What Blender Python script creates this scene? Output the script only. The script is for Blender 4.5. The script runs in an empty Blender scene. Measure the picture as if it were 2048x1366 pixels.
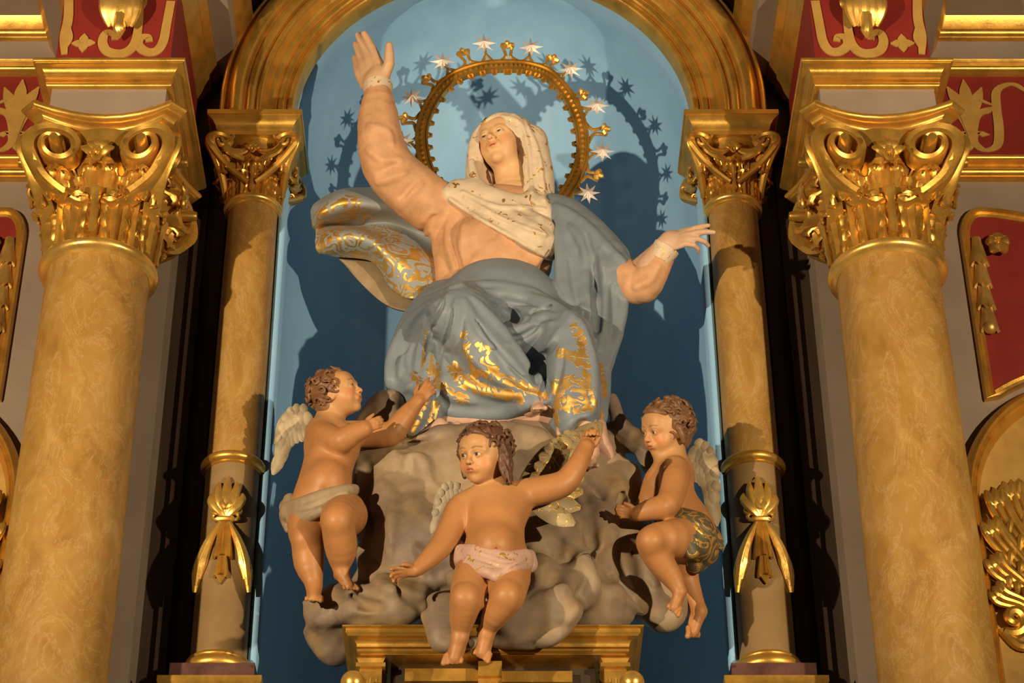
import bpy, math, random
import numpy as np
from mathutils import Vector
random.seed(7); RNG = np.random.RandomState(7)
SC = bpy.context.scene; COL = SC.collection
# ---------------------------------------------------------------- camera, world, lights, exposure
FPX = 4500.0; PITCH = math.radians(35.0); CAM = np.array([0.0, -7.4, 1.6]); CXP = 986.0; CYP = 683.0
UPV = np.array([0, -math.sin(PITCH), math.cos(PITCH)]); FWV = np.array([0, math.cos(PITCH), math.sin(PITCH)])
cd = bpy.data.cameras.new('camera'); cam = bpy.data.objects.new('camera', cd); COL.objects.link(cam)
cam.location = CAM; cam.rotation_euler = (math.pi/2 + PITCH, 0, 0)
cd.sensor_width = 36.0; cd.lens = FPX/2048*36.0; cd.shift_x = (1024 - CXP)/2048; cd.clip_end = 100
SC.camera = cam
SC.view_settings.view_transform = 'Standard'; SC.view_settings.look = 'None'
SC.view_settings.gamma = 1; SC.view_settings.exposure = -0.22; SC.view_settings.use_curve_mapping = False
w = bpy.data.worlds.new('church_interior'); SC.world = w; w.use_nodes = True
w.node_tree.nodes['Background'].inputs[0].default_value = (1.0, 0.72, 0.45, 1)
w.node_tree.nodes['Background'].inputs[1].default_value = 0.014
def spot(name, loc, tgt, power, color, size=0.06, angle=50, blend=0.5):
    l = bpy.data.lights.new(name, 'SPOT'); l.energy = power; l.color = color; l.shadow_soft_size = size
    l.spot_size = math.radians(angle); l.spot_blend = blend
    o = bpy.data.objects.new(name, l); COL.objects.link(o); o.location = loc
    o.rotation_euler = (Vector(tgt) - Vector(loc)).to_track_quat('-Z', 'Y').to_euler()
    return o
WARM = (1.0, 0.78, 0.50)
spot('floodlight_left', (-4.3, -6.6, 4.2), (0.3, 0, 7.75), 3000, WARM, 0.06, 52, 0.6)
spot('floodlight_right', (4.3, -6.6, 4.2), (-0.3, 0, 7.75), 2300, WARM, 0.06, 52, 0.6)
spot('fill_spot_front', (-1.6, -9.0, 5.0), (0, 0, 7.95), 160, WARM, 0.2, 17, 1.0)  # added fill spot to brighten the statue from the front, not a known lamp

def P(px, py, Y):
    r = np.array([(px - CXP)/FPX, 0, 0]) + UPV*(CYP - py)/FPX + FWV
    return CAM + r*((Y - CAM[1])/r[1])
def depth(p): return float((np.asarray(p) - CAM) @ FWV)
def M(px, py, Y, r): # length of r photo pixels at that place, in metres
    return r*depth(P(px, py, Y))/FPX
def PR(px, py, Y, r): return P(px, py, Y), M(px, py, Y, r)

# ---------------------------------------------------------------- materials
def new_mat(name):
    m = bpy.data.materials.new(name); m.use_nodes = True
    nt = m.node_tree; b = nt.nodes['Principled BSDF']
    return m, nt, b
def N(nt, t, **kw):
    n = nt.nodes.new(t)
    for k, v in kw.items():
        if k.startswith('_'): setattr(n, k[1:], v)
        else: n.inputs[k.replace('_', ' ')].default_value = v
    return n
def coords(nt, scale=1.0, stretch=None):
    tc = N(nt, 'ShaderNodeTexCoord'); mp = N(nt, 'ShaderNodeMapping')
    s = stretch or (1, 1, 1); mp.inputs['Scale'].default_value = [scale*q for q in s]
    nt.links.new(tc.outputs['Object'], mp.inputs[0]); return mp.outputs[0]
def noise(nt, vec, scale, detail=4, rough=0.55, dist=0.0):
    n = N(nt, 'ShaderNodeTexNoise', Scale=scale, Detail=detail, Roughness=rough, Distortion=dist)
    nt.links.new(vec, n.inputs['Vector']); return n.outputs['Fac']
def ramp(nt, fac, stops):
    r = nt.nodes.new('ShaderNodeValToRGB'); e = r.color_ramp.elements
    while len(e) < len(stops): e.new(0.5)
    for el, (p, c) in zip(e, stops):
        el.position = p; el.color = (*c, 1) if len(c) == 3 else c
    nt.links.new(fac, r.inputs[0]); return r.outputs[0]
def mixc(nt, fac, a, b):
    m = nt.nodes.new('ShaderNodeMix'); m.data_type = 'RGBA'
    for s, v in ((m.inputs[0], fac), (m.inputs[6], a), (m.inputs[7], b)):
        if hasattr(v, 'default_value'): nt.links.new(v, s)
        else: s.default_value = v if not isinstance(v, tuple) else (*v, 1)
    return m.outputs[2]
def bump(nt, b, h, strength, dist=0.01):
    bp = N(nt, 'ShaderNodeBump', Strength=strength, Distance=dist)
    nt.links.new(h, bp.inputs['Height']); nt.links.new(bp.outputs[0], b.inputs['Normal'])
def hexc(s):
    c = [int(s[i:i+2], 16)/255 for i in (0, 2, 4)]
    return tuple(x/12.92 if x <= .04045 else ((x+.055)/1.055)**2.4 for x in c)
def gold_mat(name, base=(0.66, 0.37, 0.070), rough=0.32, worn=0.5, chips=0.72):
    m, nt, b = new_mat(name); v = coords(nt)
    n1 = noise(nt, v, 9, 5, 0.6); n2 = noise(nt, v, 45, 4, 0.7); n3 = noise(nt, v, 22, 6, 0.75)
    c = ramp(nt, n1, [(0.3, tuple(x*0.72 for x in base)), (0.55, base), (0.75, (base[0]*1.08, base[1]*1.12, base[2]*1.25))])
    bole = ramp(nt, n3, [(0.60+0.1*(1-worn), (0, 0, 0)), (0.70+0.1*(1-worn), (1, 1, 1))])
    c = mixc(nt, bole, c, (0.50, 0.13, 0.02))
    chip = ramp(nt, n2, [(chips, (0, 0, 0)), (chips+0.02, (1, 1, 1))])
    c = mixc(nt, chip, c, (0.72, 0.62, 0.50))
    nt.links.new(c, b.inputs['Base Color'])
    me = N(nt, 'ShaderNodeMath', _operation='MULTIPLY_ADD'); nt.links.new(chip, me.inputs[0]); me.inputs[1].default_value = -0.7; me.inputs[2].default_value = 0.74
    nt.links.new(me.outputs[0], b.inputs['Metallic'])
    nt.links.new(ramp(nt, n1, [(0.2, (rough-.08,)*3), (0.8, (rough+.14,)*3)]), b.inputs['Roughness'])
    bump(nt, b, n2, 0.18, 0.004)
    return m
def paint_mat(name, c1, c2, scale=6, rough=0.6, bumps=0.08, grain=None, spec=0.3, stretch=None):
    m, nt, b = new_mat(name); v = coords(nt, 1.0, stretch)
    n1 = noise(nt, v, scale, 6, 0.6); c = ramp(nt, n1, [(0.3, c1), (0.7, c2)])
    nt.links.new(c, b.inputs['Base Color']); b.inputs['Roughness'].default_value = rough
    b.inputs['Specular IOR Level'].default_value = spec
    n2 = noise(nt, v, scale*8, 4, 0.6); bump(nt, b, n2, bumps, 0.005)
    return m
MAT = {}
MAT['gold'] = gold_mat('aged_gilding')
MAT['gold_clean'] = gold_mat('bright_gilding', (0.82, 0.50, 0.12), 0.27, 0.1, 0.80)
MAT['gold_dark'] = gold_mat('dull_bronze_gilding', (0.62, 0.40, 0.12), 0.42, 0.1, 0.9)
MAT['gold_paint'] = paint_mat('flat_gold_paint', (0.36, 0.20, 0.045), (0.46, 0.28, 0.07), 14, 0.42, 0.05, spec=0.6)
MAT['beige'] = paint_mat('beige_grey_paint', (0.21, 0.16, 0.125), (0.27, 0.21, 0.16), 3, 0.6)
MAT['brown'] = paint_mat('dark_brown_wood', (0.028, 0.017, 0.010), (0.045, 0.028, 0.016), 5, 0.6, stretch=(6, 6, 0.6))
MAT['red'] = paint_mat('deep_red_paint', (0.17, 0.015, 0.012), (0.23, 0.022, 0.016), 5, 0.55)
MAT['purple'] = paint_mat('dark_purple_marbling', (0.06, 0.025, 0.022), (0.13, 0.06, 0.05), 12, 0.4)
def blue_mat():
    m, nt, b = new_mat('sky_blue_boards'); v = coords(nt, 1, (3, 3, 0.7))
    c = ramp(nt, noise(nt, v, 3, 5), [(0.3, (0.22, 0.42, 0.66)), (0.7, (0.26, 0.48, 0.74))])
    nt.links.new(c, b.inputs['Base Color']); b.inputs['Roughness'].default_value = 0.5; b.inputs['Specular IOR Level'].default_value = 0.25
    return m
MAT['blue'] = blue_mat()
def marble_mat():
    m, nt, b = new_mat('ochre_marbled_shaft'); v = coords(nt, 1, (1.6, 1.6, 0.9))
    n1 = noise(nt, v, 4, 7, 0.66, 0.7)
    c = ramp(nt, n1, [(0.28, (0.21, 0.10, 0.020)), (0.46, (0.31, 0.165, 0.034)), (0.60, (0.36, 0.205, 0.050)), (0.78, (0.43, 0.272, 0.085))])
    n2 = noise(nt, v, 3.2, 8, 0.7, 2.2)
    vein = ramp(nt, n2, [(0.485, (0, 0, 0)), (0.50, (0.3,)*3), (0.515, (0, 0, 0))])
    c = mixc(nt, vein, c, (0.60, 0.44, 0.24)); nt.links.new(c, b.inputs['Base Color'])
    nt.links.new(ramp(nt, n1, [(0.2, (0.42,)*3), (0.8, (0.55,)*3)]), b.inputs['Roughness'])
    return m
MAT['marble'] = marble_mat()
def vcol_mat(name, rough=0.42, mottling=0.12, metal_attr=True, bumps=0.1, bscale=60):
    """pigment comes from the painted attribute 'paint'; attribute 'gilt' marks where gold leaf lies"""
    m, nt, b = new_mat(name); a = N(nt, 'ShaderNodeAttribute', _attribute_name='paint')
    v = coords(nt); n1 = noise(nt, v, 14, 6, 0.65)
    f = ramp(nt, n1, [(0.25, (1-mottling*1.6,)*3), (0.75, (1+0*mottling,)*3)])
    mm = nt.nodes.new('ShaderNodeMix'); mm.data_type = 'RGBA'; mm.blend_type = 'MULTIPLY'; mm.inputs[0].default_value = 1
    nt.links.new(a.outputs['Color'], mm.inputs[6]); nt.links.new(f, mm.inputs[7]); c = mm.outputs[2]
    b.inputs['Roughness'].default_value = rough; b.inputs['Specular IOR Level'].default_value = 0.35
    if metal_attr:
        g = N(nt, 'ShaderNodeAttribute', _attribute_name='gilt')
        nz = N(nt, 'ShaderNodeTexNoise', Scale=9, Detail=2); nt.links.new(v, nz.inputs['Vector'])
        dv = N(nt, 'ShaderNodeVectorMath', _operation='MULTIPLY_ADD'); nt.links.new(nz.outputs['Color'], dv.inputs[0]); dv.inputs[1].default_value = (.16, .16, .16); nt.links.new(v, dv.inputs[2])
        wv = N(nt, 'ShaderNodeTexVoronoi', Scale=11, Randomness=1.0); nt.links.new(dv.outputs[0], wv.inputs['Vector'])
        rg = N(nt, 'ShaderNodeMath', _operation='SINE'); ml = N(nt, 'ShaderNodeMath', _operation='MULTIPLY'); ml.inputs[1].default_value = 21
        nt.links.new(wv.outputs['Distance'], ml.inputs[0]); nt.links.new(ml.outputs[0], rg.inputs[0])
        n5 = noise(nt, v, 38, 2, 0.5, 1.5)
        ad = N(nt, 'ShaderNodeMath', _operation='MULTIPLY_ADD'); nt.links.new(n5, ad.inputs[0]); ad.inputs[1].default_value = 3.2; ad.inputs[2].default_value = -1.35
        sm = N(nt, 'ShaderNodeMath', _operation='ADD'); nt.links.new(rg.outputs[0], sm.inputs[0]); nt.links.new(ad.outputs[0], sm.inputs[1])
        sc = N(nt, 'ShaderNodeMath', _operation='ADD'); nt.links.new(sm.outputs[0], sc.inputs[0])
        g2 = N(nt, 'ShaderNodeMath', _operation='MULTIPLY_ADD'); nt.links.new(g.outputs['Fac'], g2.inputs[0]); g2.inputs[1].default_value = 4.2; g2.inputs[2].default_value = -2.6
        nt.links.new(g2.outputs[0], sc.inputs[1])
        mk = N(nt, 'ShaderNodeMath', _operation='MULTIPLY'); mk.use_clamp = True; nt.links.new(sc.outputs[0], mk.inputs[0]); mk.inputs[1].default_value = 3.0
        c = mixc(nt, mk.outputs[0], c, ramp(nt, n1, [(0.3, (0.60, 0.33, 0.07)), (0.7, (0.85, 0.56, 0.18))]))
        mt = N(nt, 'ShaderNodeMath', _operation='MULTIPLY'); nt.links.new(mk.outputs[0], mt.inputs[0]); mt.inputs[1].default_value = 0.85
        nt.links.new(mt.outputs[0], b.inputs['Metallic'])
        bump(nt, b, mk.outputs[0], 0.5, 0.002)
    else:
        bump(nt, b, noise(nt, v, bscale, 3), bumps, 0.004)
    nt.links.new(c, b.inputs['Base Color'])
    return m
MAT['flesh'] = vcol_mat('painted_flesh', 0.48, 0.10, False, 0.05, 40)
MAT['cloth'] = vcol_mat('painted_and_gilded_cloth', 0.5, 0.10)
MAT['plain'] = vcol_mat('painted_carving', 0.55, 0.22, False, 0.25, 30)
MAT['hair'] = vcol_mat('painted_hair', 0.45, 0.25, False, 0.3, 50)
MAT['silver'] = paint_mat('silver_leaf', (0.62, 0.55, 0.52), (0.75, 0.68, 0.64), 20, 0.35, 0.05, spec=0.6)
MAT['silver'].node_tree.nodes['Principled BSDF'].inputs['Metallic'].default_value = 0.5

# ---------------------------------------------------------------- object helpers
def tag(o, label=None, cat=None, group=None, kind=None):
    for k, v in (('label', label), ('category', cat), ('group', group), ('kind', kind)):
        if v: o[k] = v
    return o
def empty(name, loc, rz=0.0):
    o = bpy.data.objects.new(name, None); COL.objects.link(o); o.location = loc; o.rotation_euler.z = rz; o.empty_display_size = 0.1
    return o
def mesh_obj(name, V, F, mat, parent=None, smooth=True, attrs=None):
    """V in world coordinates; when parented, stored relative to the parent's location"""
    V = np.asarray(V, dtype=np.float64)
    off = np.array(parent.location) if parent is not None and parent.parent is None else np.zeros(3)
    if parent is not None and parent.parent is not None: off = np.array(parent.parent.location)
    me = bpy.data.meshes.new(name)
    if isinstance(F, np.ndarray):
        n = len(F); k = F.shape[1]
        me.vertices.add(len(V)); me.vertices.foreach_set('co', (V-off).astype(np.float32).ravel())
        me.loops.add(n*k); me.loops.foreach_set('vertex_index', F.astype(np.int32).ravel())
        me.polygons.add(n); me.polygons.foreach_set('loop_start', np.arange(0, n*k, k, dtype=np.int32))
        me.update(calc_edges=True)
    else:
        me.from_pydata([tuple(v) for v in (V-off)], [], [tuple(int(i) for i in f) for f in F])
    me.validate()
    if smooth: me.polygons.foreach_set('use_smooth', [True]*len(me.polygons))
    if attrs:
        for k, a in attrs.items():
            if a.ndim == 2:
                at = me.attributes.new(k, 'FLOAT_COLOR', 'POINT'); c = np.ones((len(V), 4), np.float32); c[:, :3] = a; at.data.foreach_set('color', c.ravel())
            else:
                at = me.attributes.new(k, 'FLOAT', 'POINT'); at.data.foreach_set('value', a.astype(np.float32))
    me.materials.append(mat)
    o = bpy.data.objects.new(name, me); COL.objects.link(o)
    if parent is not None: o.parent = parent
    return o
class MB:
    def __init__(s): s.V = []; s.F = []; s.n = 0
    def add(s, V, F):
        V = np.asarray(V, float); s.V.append(V); s.F += [tuple(i + s.n for i in f) for f in F]; s.n += len(V); return s
    def build(s, name, mat, parent=None, smooth=True, sharp=35):
        V = np.concatenate(s.V); o = mesh_obj(name, V, s.F, mat if not isinstance(mat, str) else MAT[mat], parent, smooth)
        if smooth and sharp: sharpen(o.data, sharp)
        return o
    def xform(s, fn): s.V = [fn(v) for v in s.V]; return s
def sharpen(me, deg):
    import bmesh
    bm = bmesh.new(); bm.from_mesh(me); bmesh.ops.recalc_face_normals(bm, faces=bm.faces); a = math.radians(deg)
    for e in bm.edges:
        if len(e.link_faces) == 2 and e.calc_face_angle(0) > a: e.smooth = False
    bm.to_mesh(me); bm.free()
def grid_faces(nu, nv, cu=False, cv=False):
    F = []
    for i in range(nu if cu else nu-1):
        for j in range(nv if cv else nv-1):
            a = i*nv + j; b = ((i+1) % nu)*nv + j; c = ((i+1) % nu)*nv + (j+1) % nv; d = i*nv + (j+1) % nv
            F.append((a, b, c, d))
    return F
def box(mb, x0, x1, y0, y1, z0, z1):
    V = [(x, y, z) for x in (x0, x1) for y in (y0, y1) for z in (z0, z1)]
    return mb.add(V, [(0, 1, 3, 2), (4, 6, 7, 5), (0, 4, 5, 1), (2, 3, 7, 6), (0, 2, 6, 4), (1, 5, 7, 3)])
def lathe(mb, prof, c=(0, 0), n=48, a0=0, a1=2*math.pi, close=True):
    full = abs(a1-a0-2*math.pi) < 1e-6; m = n if full else n+1
    V = []
    for i in range(m):
        a = a0 + (a1-a0)*i/n
        for r, z in prof: V.append((c[0]+r*math.cos(a), c[1]+r*math.sin(a), z))
    return mb.add(V, grid_faces(m, len(prof), cu=full, cv=False))
def loft_plan(mb, plan, prof, c=(0, 0), caps=True):
    """plan(offset) -> list of xy; prof list of (offset, z)"""
    rows = [[(c[0]+x, c[1]+y, z) for x, y in plan(o)] for o, z in prof]
    n = len(rows[0]); V = [p for r in rows for p in r]; F = grid_faces(len(rows), n, cv=True)
    if caps: F += [tuple(range(n-1, -1, -1)), tuple((len(rows)-1)*n + i for i in range(n))]
    return mb.add(V, F)
def rect_plan(hx, y0, y1):
    return lambda o: [(-hx-o, y0-o), (hx+o, y0-o), (hx+o, y1), (-hx-o, y1)]
def frames(path):
    p = np.asarray(path, float); t = np.gradient(p, axis=0); t /= np.linalg.norm(t, axis=1)[:, None]+1e-12; return p, t
def tube(mb, path, rad, n=8, up=(0, 1, 0), flat=1.0, caps=True, prof=None):
    """sweep of an ellipse (rad, rad*flat along 'up') or of a given 2D profile"""
    p, t = frames(path); rad = np.broadcast_to(np.asarray(rad, float), (len(p),))
    u = np.asarray(up, float); V = []
    for i in range(len(p)):
        s = np.cross(t[i], u); s /= np.linalg.norm(s)+1e-9; q = np.cross(s, t[i])
        if prof is None:
            for k in range(n):
                a = 2*math.pi*k/n; V.append(p[i] + s*rad[i]*math.cos(a) + q*rad[i]*flat*math.sin(a))
        else:
            for (x, y) in prof: V.append(p[i] + s*rad[i]*x + q*y*(rad[i] if flat else 1.0))
    m = n if prof is None else len(prof)
    F = grid_faces(len(p), m, cv=True)
    if caps: F += [tuple(range(m)), tuple((len(p)-1)*m + i for i in range(m-1, -1, -1))]
    return mb.add(V, F)
def shell(mb, G, th):
    """closed sheet of thickness th from a grid G (nu,nv,3)"""
    G = np.asarray(G, float); nu, nv = G.shape[:2]
    du = np.gradient(G, axis=0); dv = np.gradient(G, axis=1); n = np.cross(du, dv); n /= np.linalg.norm(n, axis=2)[..., None]+1e-9
    A = (G + n*th/2).reshape(-1, 3); B = (G - n*th/2).reshape(-1, 3); k = nu*nv
    F = grid_faces(nu, nv) + [tuple(k+i for i in f[::-1]) for f in grid_faces(nu, nv)]
    def idx(i, j): return i*nv + j
    rim = [idx(i, 0) for i in range(nu)] + [idx(nu-1, j) for j in range(1, nv)] + [idx(i, nv-1) for i in range(nu-2, -1, -1)] + [idx(0, j) for j in range(nv-2, 0, -1)]
    for a, b in zip(rim, rim[1:]+rim[:1]): F.append((b, a, k+a, k+b))
    return mb.add(np.concatenate([A, B]), F)
def spline(pts, n):
    """Catmull-Rom through the points"""
    p = np.asarray(pts, float); q = np.vstack([2*p[0]-p[1], p, 2*p[-1]-p[-2]]); m = len(p)-1; out = []
    for s in np.linspace(0, m-1e-9, n):
        i = int(s); t = s-i; a, b, c, d = q[i:i+4]
        out.append(0.5*((2*b)+(c-a)*t+(2*a-5*b+4*c-d)*t*t+(3*b-a-3*c+d)*t**3))
    return np.array(out)
def patch(ctrl, nu, nv):
    c = np.asarray(ctrl, float); a = np.stack([spline(c[i], nv) for i in range(len(c))]); return np.stack([spline(a[:, j], nu) for j in range(nv)], 1)
def extrude_poly(mb, pts2, fn, th):
    """flat outline pts2 mapped by fn(u,v,w) with front w=0, back w=th; bevelled a little"""
    n = len(pts2); V = [fn(u, v, 0) for u, v in pts2] + [fn(u, v, th) for u, v in pts2]
    F = [tuple(range(n)), tuple(range(2*n-1, n-1, -1))] + [(i, i+n, (i+1) % n + n, (i+1) % n) for i in range(n)]
    return mb.add(V, F)

# ---------------------------------------------------------------- carved solids (distance fields turned into meshes)
def _vn(P_, seed=0):
    i = np.floor(P_).astype(np.int64); f = (P_-i).astype(np.float32); f = f*f*(3-2*f)
    def h(a, b, c):
        n = (a*374761393 + b*668265263 + c*2147483647 + seed*1013904223) & 0x7fffffff
        n = (n ^ (n >> 13))*1274126177 & 0x7fffffff; return ((n ^ (n >> 16)) & 0xffff).astype(np.float32)/65535.0
    x, y, z = i[:, 0], i[:, 1], i[:, 2]; fx, fy, fz = f[:, 0], f[:, 1], f[:, 2]
    c = lambda dx, dy, dz: h(x+dx, y+dy, z+dz)
    a = (c(0,0,0)*(1-fx)+c(1,0,0)*fx)*(1-fy)+(c(0,1,0)*(1-fx)+c(1,1,0)*fx)*fy
    b = (c(0,0,1)*(1-fx)+c(1,0,1)*fx)*(1-fy)+(c(0,1,1)*(1-fx)+c(1,1,1)*fx)*fy
    return (a*(1-fz)+b*fz)*2-1
def fbm(P_, scale, oct=3, seed=0):
    s = 0; a = 1.0
    for o in range(oct): s = s + a*_vn(P_*scale*(2**o)+17.3*o, seed+o); a *= 0.5
    return s
def smin(a, b, k):
    if k <= 0: return np.minimum(a, b)
    h = np.maximum(k-np.abs(a-b), 0)/k; return np.minimum(a, b)-h*h*k*0.25
class Solid:
    def __init__(s, k=0.02): s.pr = []; s.k = k; s.warp = None; s.lo = np.full(3, 1e9); s.hi = -s.lo
    def _bb(s, p, r):
        s.lo = np.minimum(s.lo, np.asarray(p)-r); s.hi = np.maximum(s.hi, np.asarray(p)+r)
    def add(s, f, op='u', k=None): s.pr.append((f, op, s.k if k is None else k)); return s
    def cone(s, a, b, ra, rb, k=None, op='u', flat=None):
        a = np.asarray(a, float); b = np.asarray(b, float); ab = b-a; L = ab @ ab + 1e-12
        if op == 'u': s._bb(a, ra); s._bb(b, rb)
        def f(p):
            q = p-a; t = np.clip((q @ ab)/L, 0, 1); return np.linalg.norm(q - t[:, None]*ab, axis=1) - (ra+(rb-ra)*t)
        return s.add(f, op, k)
    def chain(s, pts, k=None, op='u', n=0):
        """pts: list of (xyz, r); n>0 resamples them as a smooth spline"""
        if n:
            q = spline([[*p, r] for p, r in pts], n); pts = [(a[:3], max(a[3], 1e-4)) for a in q]
        A = np.array([p for p, r in pts], float); Rr = np.array([r for p, r in pts], float)
        if op == 'u':
            for p, r in pts: s._bb(p, r)
        def f(p):
            d = None
            for i in range(len(A)-1):
                ab = A[i+1]-A[i]; L = ab @ ab + 1e-12; q = p-A[i]; t = np.clip((q @ ab)/L, 0, 1)
                e = np.linalg.norm(q - t[:, None]*ab, axis=1)-(Rr[i]+(Rr[i+1]-Rr[i])*t)
                d = e if d is None else np.minimum(d, e)
            return d
        return s.add(f, op, k)
    def ell(s, c, r, R=None, k=None, op='u'):
        c = np.asarray(c, float); r = np.asarray(r, float) if np.ndim(r) else np.full(3, float(r)); 
        if op == 'u': s._bb(c, max(r))
        def f(p):
            q = p-c
            if R is not None: q = q @ R
            k0 = np.linalg.norm(q/r, axis=1); k1 = np.linalg.norm(q/(r*r), axis=1)+1e-9
            return k0*(k0-1)/k1
        return s.add(f, op, k)
    def eval(s, p, lim=None, cen=None):
        F = np.full(len(p), 1.0, np.float32)
        for f, op, k in s.pr:
            d = f(p).astype(np.float32)
            F = smin(F, d, k) if op == 'u' else -smin(-F, d, k) if op == 's' else -smin(-F, -d, k)
        return F
    def mesh(s, h, pad=0.03, B=8):
        lo = s.lo-pad; hi = s.hi+pad; nb = np.ceil((hi-lo)/(h*B)).astype(int)
        g = np.stack(np.meshgrid(*[np.arange(n) for n in nb], indexing='ij'), -1).reshape(-1, 3)
        cen = (lo + (g+0.5-0.5/B)*h*B).astype(np.float32); Rb = h*B*0.87
        F = np.full(len(cen), 1.0, np.float32); ds = []
        for f, op, k in s.pr:
            d = f(cen).astype(np.float32); ds.append(d)
            F = smin(F, d, k) if op == 'u' else -smin(-F, d, k) if op == 's' else -smin(-F, -d, k)
        wa = 0.02 if s.warp is not None else 0.0
        act = np.abs(F) < Rb*1.35 + wa
        dense = np.repeat(np.repeat(np.repeat(F.reshape(nb), B, 0), B, 1), B, 2).astype(np.float32)
        ai = np.nonzero(act)[0]; off = np.stack(np.meshgrid(*[np.arange(B)]*3, indexing='ij'), -1).reshape(-1, 3)
        base = g[ai]*B
        idx = base[:, None, :] + off[None]; pts = (lo + idx*h).astype(np.float32)
        Ff = np.full((len(ai), B**3), 1.0, np.float32)
        for (f, op, k), d0 in zip(s.pr, ds):
            dd = d0[ai]; rel = np.nonzero(np.abs(dd) < Rb*2.6 + k + wa)[0] if op != 'i' else np.arange(len(ai))
            if op == 'u':
                deep = np.nonzero(dd <= -(Rb*2.6+k+wa))[0]
                if len(deep): Ff[deep] = np.minimum(Ff[deep], dd[deep][:, None])
            if op == 's':
                deep = np.nonzero(dd <= -(Rb*2.6+k+wa))[0]
                if len(deep): Ff[deep] = np.maximum(Ff[deep], -dd[deep][:, None])
            if not len(rel): continue
            d = f(pts[rel].reshape(-1, 3)).astype(np.float32).reshape(len(rel), -1); c = Ff[rel]
            Ff[rel] = smin(c, d, k) if op == 'u' else -smin(-c, d, k) if op == 's' else -smin(-c, -d, k)
        if s.warp is not None:
            Ff = Ff + s.warp(pts.reshape(-1, 3), Ff.ravel()).reshape(Ff.shape).astype(np.float32)
        ii = idx.reshape(-1, 3); dense[ii[:, 0], ii[:, 1], ii[:, 2]] = Ff.ravel()
        for ax in range(3):
            sl = [slice(None)]*3
            for e in (0, -1): sl[ax] = e; dense[tuple(sl)] = np.maximum(dense[tuple(sl)], h)
        return nets(dense, lo, h)
def nets(D, lo, h):
    S = D < 0; nx, ny, nz = D.shape
    cnt = np.zeros((nx-1, ny-1, nz-1), np.int8)
    for a in (0, 1):
        for b in (0, 1):
            for c in (0, 1): cnt += S[a:nx-1+a, b:ny-1+b, c:nz-1+c]
    act = (cnt > 0) & (cnt < 8); ci = np.argwhere(act); n = len(ci)
    cid = np.full(act.shape, -1, np.int32); cid[act] = np.arange(n)
    cor = np.array([(a, b, c) for a in (0, 1) for b in (0, 1) for c in (0, 1)])
    vals = np.stack([D[ci[:, 0]+a, ci[:, 1]+b, ci[:, 2]+c] for a, b, c in cor], 1)
    pos = np.zeros((n, 3)); w = np.zeros(n)
    for i in range(8):
        for j in range(i+1, 8):
            if np.abs(cor[i]-cor[j]).sum() != 1: continue
            x = (vals[:, i] < 0) != (vals[:, j] < 0); den = vals[:, i]-vals[:, j]; t = np.where(x, vals[:, i]/np.where(np.abs(den) < 1e-12, 1, den), 0)
            pos += x[:, None]*(cor[i] + t[:, None]*(cor[j]-cor[i])); w += x
    V = lo + (ci + pos/np.maximum(w, 1)[:, None])*h
    Q = []
    for ax in range(3):
        s0 = [slice(None)]*3; s1 = [slice(None)]*3; s0[ax] = slice(0, -1); s1[ax] = slice(1, None)
        A = S[tuple(s0)]; Bv = S[tuple(s1)]; e = np.argwhere(A != Bv)
        o1, o2 = [(1, 2), (2, 0), (0, 1)][ax]
        e = e[(e[:, o1] > 0) & (e[:, o2] > 0) & (e[:, o1] < D.shape[o1]-1) & (e[:, o2] < D.shape[o2]-1)]
        ins = A[e[:, 0], e[:, 1], e[:, 2]]
        def cell(d1, d2):
            q = e.copy(); q[:, o1] -= d1; q[:, o2] -= d2; return cid[q[:, 0], q[:, 1], q[:, 2]]
        q = np.stack([cell(1, 1), cell(0, 1), cell(0, 0), cell(1, 0)], 1)
        q[~ins] = q[~ins][:, ::-1]; Q.append(q)
    Q = np.concatenate(Q); Q = Q[(Q >= 0).all(1)]
    return V, Q
def smooth_mesh(V, Q, it=1, lam=0.5, w=None):
    if w is not None: lam = lam*w[:, None]
    n = len(V); E = np.concatenate([Q[:, [0, 1]], Q[:, [1, 2]], Q[:, [2, 3]], Q[:, [3, 0]]])
    for _ in range(it):
        A = np.zeros_like(V); c = np.bincount(E[:, 0], minlength=n)+np.bincount(E[:, 1], minlength=n)
        for k in range(3): A[:, k] = np.bincount(E[:, 0], V[E[:, 1], k], n)+np.bincount(E[:, 1], V[E[:, 0], k], n)
        V = V+(A/np.maximum(c, 1)[:, None]-V)*lam
    return V
def carve(name, S, h, mat, parent, paint, gilt=None, sm=1, keep=None, **kw):
    V, Q = S.mesh(h); 
    if sm: V = smooth_mesh(V, Q, sm)
    if keep is not None:   # extra smoothing of the broad forms, away from face, hands and feet
        w_ = np.ones(len(V))
        for c_, r_ in keep: w_ = np.minimum(w_, np.clip((np.linalg.norm(V-c_, axis=1)/r_-1)*3, 0, 1))
        V = smooth_mesh(V, Q, 14, 0.5, w_)
    col = paint(V) if callable(paint) else np.tile(np.array(paint, float), (len(V), 1))
    at = {'paint': col}
    if gilt is not None: at['gilt'] = gilt(V) if callable(gilt) else np.full(len(V), float(gilt))
    return mesh_obj(name, V, Q, MAT[mat], parent, True, at)
# ================================================================ THE SETTING
def zat(py, Y, px=986): return P(px, py, Y)[2]
Z_SPRING = zat(218, -0.2)
Z_ARC = Z_SPRING+0.085
Z_BOT = zat(1366, 0) - 1.3
Z_TOP = zat(0, 0) + 1.6
XA, YB, XI = 1.508, -0.5, 1.003
def struct(o): o['kind'] = 'structure'; return o
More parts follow.
